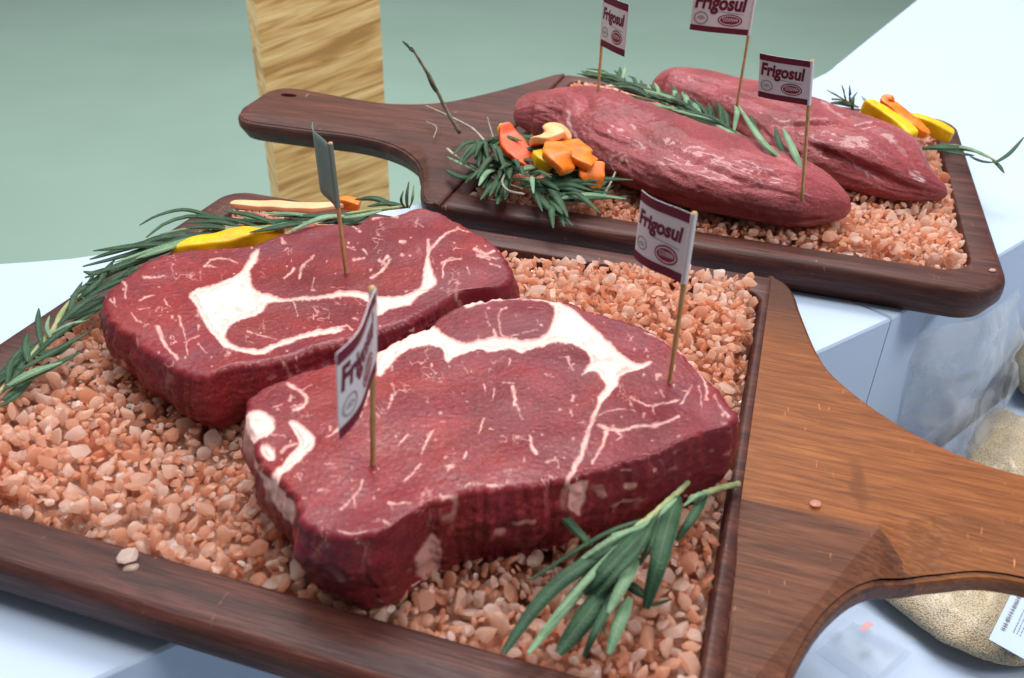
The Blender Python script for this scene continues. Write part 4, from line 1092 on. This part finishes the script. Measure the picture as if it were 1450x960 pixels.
o = sprig('dark rosemary tips behind the rear tenderloin beside the yellow strips', [(zz([(1178, 140), (1196, 142), (1216, 152)], .052, .054, .050), .0009, .0009, M_STEM)],
      [(zz([(1198, 142), (1184, 134), (1170, 127)], .054, .060, .062), 4, False), (zz([(1198, 142), (1196, 132), (1192, 120)], .054, .062, .068), 4, False), (zz([(1204, 145), (1204, 134), (1203, 121)], .054, .062, .068), 5, False),
       (zz([(1210, 150), (1194, 145), (1176, 145)], .050, .052, .050), 10, False), (zz([(1232, 150), (1226, 142), (1220, 136)], .054, .058, .060), 5, True), (zz([(1212, 152), (1206, 142), (1214, 130)], .054, .060, .064), 4, False), (zz([(1208, 160), (1207, 148), (1210, 138)], .050, .056, .060), 6, False)])
o = sprig('rosemary sprig jutting over the right rim of the tenderloin board', [(zz([(1298, 210), (1350, 206), (1386, 215), (1412, 229)], .036, .038, .038, .038), .0011, .0008, M_STEM)],
      [(zz([(1300, 209), (1330, 207), (1366, 209), (1392, 217)], .036, .042, .042, .040), 13, False), (zz([(1350, 206), (1376, 211), (1402, 224)], .042, .043, .040), 7, True), (zz([(1374, 221), (1392, 228), (1412, 230)], .034, .036, .038), 6, False),
       (zz([(1408, 231), (1430, 216), (1450, 194)], .038, .044, .052), 7, False), (zz([(1406, 227), (1415, 234), (1422, 245)], .038, .037, .036), 7, False), (zz([(1330, 212), (1356, 216), (1380, 220)], .034, .034, .034), 8, False)])

# ------------------------------------------------------------------ vegetables
def strip(name, label, cat, path, ws, ths, mats, seed, flatten=1.0, bend=0.):
    """a cut slice: path [(px,py,z)], half widths and half thicknesses in mm; outer skin = material 0, cut flesh underneath = material 1"""
    NR, NC = 44, 28
    P = catmull([W(*p) for p in path], NR); T = np.gradient(P, axis=0); T /= np.linalg.norm(T, axis=1)[:, None]
    B = np.cross(T, [0, 0, 1.]); B /= np.linalg.norm(B, axis=1)[:, None]; N = np.cross(B, T)
    w = np.interp(np.linspace(0, 1, NR), np.linspace(0, 1, len(ws)), ws) / 1000; th = np.interp(np.linspace(0, 1, NR), np.linspace(0, 1, len(ths)), ths) / 1000
    cap = np.sqrt(np.clip(1 - np.clip(1 - np.arange(NR) / 3.2, 0, 1) ** 2, 0, 1)) * np.sqrt(np.clip(1 - np.clip(1 - (NR - 1 - np.arange(NR)) / 3.2, 0, 1) ** 2, 0, 1))
    cap = .6 + .4 * cap
    a = np.linspace(0, 2 * math.pi, NC, endpoint=False)
    ca = np.sign(np.cos(a)) * np.abs(np.cos(a)) ** .33; sa = np.sign(np.sin(a)) * np.abs(np.sin(a)) ** .33
    V = P[:, None] + B[:, None] * (w * cap)[:, None, None] * ca[None, :, None] + N[:, None] * ((th * cap)[:, None] * sa[None] - bend * (w[:, None] * ca[None] ** 2))[..., None]
    V = V.reshape(-1, 3); V = V + .0011 * np.stack([vnoise(V, 90, seed), vnoise(V, 90, seed + 1), vnoise(V, 90, seed + 2)], -1)
    F = [tuple(q) for q in grid_faces(NR, NC)[:, ::-1]]
    mi = [0 if (math.sin(a[q % NC] + math.pi / NC) > -.25) else 1 for _ in range(NR - 1) for q in range(NC)]
    F += [tuple(range(NC)), tuple(range((NR - 1) * NC, NR * NC))[::-1]]; mi += [1, 1]
    c = P[NR // 2].copy(); c[2] = V[:, 2].min()
    me = mesh(name, V - c, F, mats, True, mi); me.set_sharp_from_angle(angle=math.radians(34))
    o = link(name, me); o.location = tuple(c)
    return tag(o, label, cat)
strip('pepper_strip', 'bright yellow pepper strip lying against the rear tenderloin', 'pepper', zz([(1224, 147), (1244, 160), (1268, 177), (1291, 196)], .058, .054, .049, .045), (5, 6.5, 7, 5.5), (5.5, 6.5, 6.5, 5.5), [M_YEL, M_YEL], 1)
strip('pepper_strip', 'orange red pepper strip with a curled tip between two yellow strips', 'pepper', zz([(1260, 136), (1256, 148), (1274, 164), (1296, 180), (1314, 192)], .062, .056, .050, .046, .042), (4, 6.5, 7, 6.5, 5), (3, 5, 5, 4.5, 3.5), [M_ORG, M_FLESH], 2)
strip('pepper_strip', 'small yellow pepper strip in the far right corner of the board', 'pepper', zz([(1286, 168), (1306, 174), (1328, 184), (1348, 193)], .044, .044, .041, .038), (4, 5.5, 6, 5), (4, 5, 5.4, 4.6), [M_YEL, M_YEL], 3)
strip('pepper_piece', 'yellow edged red pepper piece standing at the end of the nearer tenderloin', 'pepper', zz([(714, 176), (722, 198), (738, 220), (756, 238)], .058, .050, .046, .040), (5, 9, 10, 6), (3, 3, 3, 2.5), [M_RED_P, M_YEL], 4)
strip('pepper_piece', 'thin yellow pepper edge beside the rosemary bunch', 'pepper', zz([(710, 178), (722, 206), (744, 230)], .056, .046, .042), (3, 4, 3), (3, 3.4, 3), [M_YEL, M_YEL], 14)
strip('pepper_piece', 'pale orange pepper curl bridging the top of the pepper cluster', 'pepper', zz([(762, 206), (774, 194), (792, 184), (806, 196)], .050, .060, .064, .058), (7, 9, 9.5, 8), (2.4, 3, 3, 2.4), [M_FLESH, M_ORG], 5)
strip('pepper_piece', 'yellow pepper nub under the pale orange curl', 'pepper', zz([(760, 218), (772, 230), (782, 240)], .050, .048, .044), (5, 6, 4), (4, 5, 4), [M_YEL, M_YEL], 6)
strip('pepper_piece', 'light orange pepper wedge in the middle of the cluster', 'pepper', zz([(782, 204), (792, 222), (806, 244)], .058, .058, .050), (6, 10, 7), (2.6, 3.2, 2.6), [M_ORG, M_FLESH], 7)
strip('pepper_piece', 'deep orange pepper wedge at the right end of the cluster', 'pepper', zz([(806, 202), (822, 220), (840, 236)], .057, .057, .051), (7, 10, 9), (2.8, 3.4, 3), [M_ORG, M_ORG], 8)
strip('pepper_piece', 'red orange pepper end pointing down into the salt', 'pepper', zz([(838, 232), (838, 250), (838, 272)], .052, .046, .036), (9, 8.5, 4), (3, 4, 3), [M_ORG, M_RED_P], 9)
strip('carrot_slice', 'peach coloured carrot slice lying along the far rim of the steak board', 'carrot', zz([(328, 290), (380, 292), (440, 293), (497, 289)], .040, .040, .041, .040), (3.4, 5, 5, 3.5), (1.8, 2, 2, 1.6), [M_PEACH, M_RED_P], 10)
strip('carrot_slice', 'red skinned carrot end beside the rosemary stem', 'carrot', zz([(482, 288), (496, 289), (510, 292)], .040, .041, .040), (4, 5, 4), (3.4, 3.6, 3), [M_ORG, M_ORG], 11)
strip('pepper_strip', 'yellow pepper strip tucked under the rosemary behind the rear steak', 'pepper', zz([(244, 356), (300, 346), (350, 337), (402, 326)], .045, .048, .049, .048), (4, 7, 7, 4), (4, 5, 5, 4), [M_YEL, M_YEL], 12)

# ------------------------------------------------------------------ flags
def text_mesh(body, size, shear=0., bold=0.):
    cu = bpy.data.curves.new('lettering', 'FONT'); cu.body = body; cu.size = size; cu.shear = shear; cu.offset = bold
    cu.align_x = 'CENTER'; cu.align_y = 'CENTER'; cu.resolution_u = 3
    ob = bpy.data.objects.new('lettering', cu); COL.objects.link(ob)
    bpy.context.view_layer.update()
    me = bpy.data.meshes.new_from_object(ob.evaluated_get(bpy.context.evaluated_depsgraph_get()))
    V = np.array([v.co[:] for v in me.vertices]); F = [tuple(p.vertices) for p in me.polygons]
    bpy.data.objects.remove(ob); bpy.data.curves.remove(cu); bpy.data.meshes.remove(me)
    V -= (V.max(0) + V.min(0)) / 2
    return V, F
TXT = text_mesh('Frigosul', 1., .12, .04)
def ellipse(cx, cy, rx, ry, n=36): return [(cx + rx * math.cos(t), cy + ry * math.sin(t)) for t in np.linspace(0, 2 * math.pi, n, endpoint=False)]

def flag(label, base_px, zb, top_px, zt, bot_frac, far_px, printed=True, curl=.06, rev=False):
    """base_px/zb: where the stick enters the meat; top_px/zt: stick top (its real height); far_px: free upper corner"""
    A = W(*base_px, zb); T = W(*top_px, zt)
    ax = (T - A); Ls = np.linalg.norm(ax); ax /= Ls
    o = thing('flag_pick', label, 'flag pick', A)
    V, F = tube([A - ax * .012, (A + T) / 2, T + ax * .0005], .00105, .00115, 12, 10); part('stick', V, F, M_STICK, o)
    Hf = Ls * bot_frac                                   # height of the paper on the stick
    fr = W(*far_px, zt)
    dirv = fr - T; dirv[2] = 0; Wf = np.linalg.norm(dirv); dirv /= Wf
    # sheet coordinates: u 0 (free end) .. 1 (stick), v 0..1 up
    nrm = np.cross(dirv, ax); nrm /= np.linalg.norm(nrm)
    if (EYE - T) @ nrm < 0: nrm = -nrm
    def at(u, v, off=0.):
        u = np.asarray(u, float); v = np.asarray(v, float)
        b = curl * Wf * (np.sin(u * math.pi) + .35 * np.sin(2 * u * math.pi))
        r = .0013
        p = T + ax * ((v - 1) * Hf)[..., None] + dirv * ((1 - u) * Wf)[..., None] + nrm * (b + r + off)[..., None]
        return p
    nu, nv = 30, 8
    U, Vv = np.meshgrid(np.linspace(0, 1, nu), np.linspace(0, 1, nv), indexing='ij')
    f = at(U, Vv, 0).reshape(-1, 3); b = at(U, Vv, -.00022).reshape(-1, 3)
    G = grid_faces(nu, nv, False); n = nu * nv
    rimf = []
    loopi = [i * nv for i in range(nu)] + [(nu - 1) * nv + j for j in range(1, nv)] + [i * nv + nv - 1 for i in range(nu - 2, -1, -1)] + [j for j in range(nv - 2, 0, -1)]
    for i, j in zip(loopi, loopi[1:] + loopi[:1]): rimf.append((i, j, j + n, i + n))
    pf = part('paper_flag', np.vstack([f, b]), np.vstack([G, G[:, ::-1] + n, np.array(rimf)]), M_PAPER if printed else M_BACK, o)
    # the fold of the paper round the stick
    aa = np.linspace(-.5 * math.pi, 1.2 * math.pi, 14)
    ring = lambda v: np.array([T + ax * (v - 1) * Hf - dirv * (.0013 * math.cos(t)) * 1 + nrm * (.0014 * math.sin(t) + .0002) for t in aa])
    R = np.vstack([ring(v) for v in (0., .5, 1.)])
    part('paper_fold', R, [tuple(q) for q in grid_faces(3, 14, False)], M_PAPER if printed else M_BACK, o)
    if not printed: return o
    asp = Hf / Wf
    def lay(name, V2, F2, mat, off):
        V2 = np.array(V2, float)
        if rev: V2[:, 0] = 1 - V2[:, 0]
        me = part(name, at(V2[:, 0], V2[:, 1], off), F2, mat, o if False else None, False)
        me.data.transform(Matrix.Translation(-Vector(base_of(o)))); me.parent = pf
        return me
    def band(v0, v1):
        us = np.linspace(0, 1, 30); V2 = [(u, v) for v in (v0, v1) for u in us]
        return V2, [(i, i + 1, i + 31, i + 30) for i in range(29)]
    lay('upper_stripe', *band(.86, 1.), M_INK, .00012); lay('lower_stripe', *band(0., .13), M_INK, .00012)
    tv, tf = TXT; sc = .86 / (tv[:, 0].max() - tv[:, 0].min())
    V2 = np.c_[.47 + tv[:, 0] * sc, .625 + tv[:, 1] * sc / asp * 1.2]
    lay('lettering', V2, tf, M_INK, .00016)
    el = ellipse(.66, .30, .205, .135); lay('oval_badge', el, [tuple(range(len(el)))], M_OVAL, .00013)
    el2 = ellipse(.66, .30, .180, .108); el3 = ellipse(.66, .30, .165, .094); k = len(el2)
    lay('badge_ring', el2 + el3, [(i, (i + 1) % k, k + (i + 1) % k, k + i) for i in range(k)], M_PAPER, .00020)
    q = [(.53 + .26 * i / 40, .30 + .045 * math.sin(i * 1.1) * (1 - .5 * i / 40)) for i in range(41)]
    lay('badge_script', q + [(x, y + .03) for x, y in q], [(i, i + 1, i + 42, i + 41) for i in range(40)], M_PAPER, .00024)
    g1 = ellipse(.17, .30, .125, .125 / asp * .85); g2 = ellipse(.17, .30, .100, .100 / asp * .85); k = len(g1)
    lay('round_stamp', g1 + g2, [(i, (i + 1) % k, k + (i + 1) % k, k + i) for i in range(k)], M_GREY, .00013)
    arcs = []; fc = []
    for r1, r2 in ((.070, .050), (.034, .0)):
        q0 = len(arcs); m = 14
        for t in np.linspace(.1, math.pi - .1, m): arcs += [(.17 + r1 * math.cos(t), .27 + r1 / asp * .85 * math.sin(t)), (.17 + max(r2, .004) * math.cos(t), .27 + max(r2, .004) / asp * .85 * math.sin(t))]
        fc += [(q0 + 2 * i, q0 + 2 * i + 2, q0 + 2 * i + 3, q0 + 2 * i + 1) for i in range(m - 1)]
    lay('stamp_drawing', arcs, fc, M_GREY, .00014)
    us = [(.25 + .5 * i / 9, .49 - .004 * i) for i in range(10)]; V2 = us + [(u, v - .012) for u, v in us]
    lay('thin_rule', [(u + .12, v) for u, v in V2], [(i, i + 1, i + 11, i + 10) for i in range(9)], M_GREY, .00014)
    return o

def z_at(base_px, zb, ytop):
    """height at which a vertical stick from base reaches image row ytop"""
    A = W(*base_px, zb); lo, hi = zb, CAM_H
    for _ in range(50):
        m = (lo + hi) / 2; y = proj(np.array([A[0], A[1], m]))[1]
        if y > ytop: lo = m
        else: hi = m
    return lo, proj(np.array([A[0], A[1], lo]))
z1, tp = z_at((948, 540), .060, 302); print('flag1 z', z1, tp)
flag('paper flag pick standing at the right end of the front steak', (948, 540), .060, tp, z1, .385, (912, 268))
flag('paper flag pick seen at a slant in the left half of the front steak', (528, 655), .060, (527, 408), .060 + (z1 - .060) * .98, .43, (470, 500), curl=.05)
z3, tp = z_at((490, 386), .054, 200); print('flag3', z3, tp)
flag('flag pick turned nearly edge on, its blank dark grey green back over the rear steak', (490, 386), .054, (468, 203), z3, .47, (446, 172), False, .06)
z4_, tp = z_at((1137, 260), .064, 86); print('flag4', z4_, tp)
flag('paper flag pick stuck in the nearer tenderloin at its right end', (1137, 260), .064, (1150, 86), z4_, .34, (1077, 74), True, .03)
z5_, tp5 = z_at((846, 138), .066, -8); print('flag5', z5_, tp5)
flag('flag pick behind the thick end of the nearer tenderloin, paper pointing right', (846, 140), .066, tp5, z5_, .47, (893, 6), True, .02, True)
z6_, tp6 = z_at((1045, 140), .066, -14)
flag('flag pick rising from the rear tenderloin near its thick end', (1045, 140), .066, tp6, z6_, .40, (985, -22), True, .03)

# ------------------------------------------------------------------ bags on the low shelf
SHZ = -.150
def bag(label, outline, z0, hgt, seed, mat):
    """a lying bag: pillow over an outline given in pixels at its base height"""
    O = catmull([W(x, y, z0 + hgt * .45)[:2] for x, y in outline], 120, True); c = O.mean(0)
    t = np.linspace(0, 1, 40); rows = []
    for k in t:
        q = c + (O - c) * k
        z = z0 + hgt * (.5 + .5 * np.sqrt(np.clip(1 - k ** 2.6, 0, 1)))
        rows.append(np.c_[q, np.full(120, z)])
    for k in np.linspace(1, 0, 12)[1:]:
        rows.append(np.c_[c + (O - c) * k, np.full(120, z0 + hgt * (.5 - .5 * np.sqrt(1 - k ** 2.6)))])
    V = np.vstack(rows); V[:, 2] += .004 * fbm(V, 28, 3, seed) * (V[:, 2] > z0 + hgt * .3)
    F = [tuple(q) for q in grid_faces(len(rows), 120)]
    o = thing('grain_bag', label, 'bag', (c[0], c[1], z0))
    part('grain', V, F, mat, o)
    V2 = V.copy(); V2[:, :2] = c + (V2[:, :2] - c) * 1.025; V2[:, 2] = z0 + (V2[:, 2] - z0) * 1.02 + .0025 + .0022 * np.abs(fbm(V2, 55, 3, seed + 3))
    part('plastic_wrap', V2, F, M_WRAP, o)
    return o, c
b1, c_b1 = bag('clear bag of tan sesame seed under the board handle', [(1212, 805), (1240, 765), (1330, 740), (1420, 735), (1510, 765), (1550, 850), (1530, 930), (1450, 945), (1350, 918), (1296, 880), (1246, 842)], SHZ, .026, 4, M_GRAIN)
b2, c_b2 = bag('clear bag of tan sesame seed farther off at the right edge', [(1368, 655), (1400, 584), (1450, 600), (1540, 640), (1570, 760), (1480, 760), (1400, 710)], SHZ, .022, 9, M_GRAIN)
b3, c_b3 = bag('clear bag of seed standing behind at the right edge of the shelf', [(1432, 520), (1450, 470), (1520, 450), (1560, 520), (1520, 560), (1460, 560)], SHZ, .04, 12, M_GRAIN)

def quad_sheet(corners, nu, nv, lift=0., seed=0, amp=.001):
    A, B, C, D = [np.asarray(c, float) for c in corners]
    U, V = np.meshgrid(np.linspace(0, 1, nu), np.linspace(0, 1, nv), indexing='ij'); U = U[..., None]; V = V[..., None]
    P = (A * (1 - U) * (1 - V) + B * U * (1 - V) + C * U * V + D * (1 - U) * V).reshape(-1, 3)
    n = np.cross(B - A, D - A); n /= np.linalg.norm(n)
    return P + n * (lift + amp * fbm(P, 30, 3, seed))[:, None] if amp else P + n * lift, grid_faces(nu, nv, False)
zl = SHZ + .034
cor = [W(1400, 905, zl), W(1452, 800, zl), W(1530, 850, zl), W(1480, 950, zl)]
lab = thing('sticker', 'pale blue product sticker with dark print lying on the sesame bag', 'sticker', W(1450, 880, zl))
V, F = quad_sheet(cor, 12, 12, 0, 1, 0); part('sticker_paper', np.vstack([V, V - [0, 0, .0004]]), np.vstack([F, F[:, ::-1] + 144]), M_COUNTER, lab)
V, F = quad_sheet([cor[0] + (cor[1] - cor[0]) * a + (cor[3] - cor[0]) * b for a, b in ((.12, .14), (.95, .14), (.95, .30), (.12, .30))], 2, 2, 0, 0, 0)
e_u = cor[1] - cor[0]; e_v = cor[3] - cor[0]
VV = []; FF = []
rg = np.random.default_rng(3)
for v0, hv, u0, u1 in ((.10, .085, .16, .92), (.30, .02, .2, .5), (.36, .02, .2, .7), (.42, .02, .2, .6)):
    u = u0
    while u < u1:
        w = rg.uniform(.018, .04)
        for k in range(2):
            a, c_ = rg.uniform(0, .5) * hv, rg.uniform(.6, 1) * hv
            q = [(u, v0 + a), (u + w * .6, v0 + a), (u + w * .6, v0 + c_), (u, v0 + c_)] if k else [(u, v0), (u + w * .25, v0), (u + w * .25, v0 + hv), (u, v0 + hv)]
            n0 = len(VV); VV += [cor[0] + e_u * x + e_v * y + np.array([0, 0, .0004 + .0002 * k]) for x, y in q]; FF.append((n0, n0 + 1, n0 + 2, n0 + 3))
        u += w
part('sticker_print', np.array(VV), FF, M_GREY, lab, False)

# loose clear film hanging in front of the counter corner, and a packet under the handle
t = thing('plastic_film', 'crumpled clear plastic film standing against the counter corner', 'plastic film', W(1370, 560, -.08))
rows = []
top = catmull([W(1295, 470, -.03), W(1345, 455, -.02), W(1400, 440, -.02), W(1450, 400, -.02)], 50)
bot = catmull([W(1262, 660, SHZ + .004), W(1310, 672, SHZ + .004), W(1378, 660, SHZ + .004), W(1440, 560, SHZ + .004)], 50)
K = 40
V = np.vstack([top + (bot - top) * k for k in np.linspace(0, 1, K)])
V[:, :2] += .006 * np.stack([fbm(V, 26, 3, 3), fbm(V, 26, 3, 5)], -1)
part('film_sheet', V, [tuple(q) for q in grid_faces(K, 50, False)], M_FILM, t)
cor = [W(1160, 905, SHZ + .012), W(1215, 862, SHZ + .012), W(1300, 905, SHZ + .012), W(1240, 960, SHZ + .012)]
t = thing('flat_packet', 'flat clear packet with a small red mark under the board handle', 'packet', W(1230, 900, SHZ))
V, F = quad_sheet(cor, 20, 20, 0, 4, .002); V2 = V.copy(); V2[:, 2] = SHZ + .001
part('packet_wrap', np.vstack([V, V2]), np.vstack([F, F[:, ::-1] + 400]), M_WRAP, t)
V, F = quad_sheet([cor[0] + (cor[1] - cor[0]) * a + (cor[3] - cor[0]) * b + np.array([0, 0, .004]) for a, b in ((.55, .3), (.8, .3), (.8, .4), (.55, .4))], 6, 6, 0, 0, 0)
part('red_mark', V, F, plain('pale_red_print', (.62, .32, .32), .5), t)
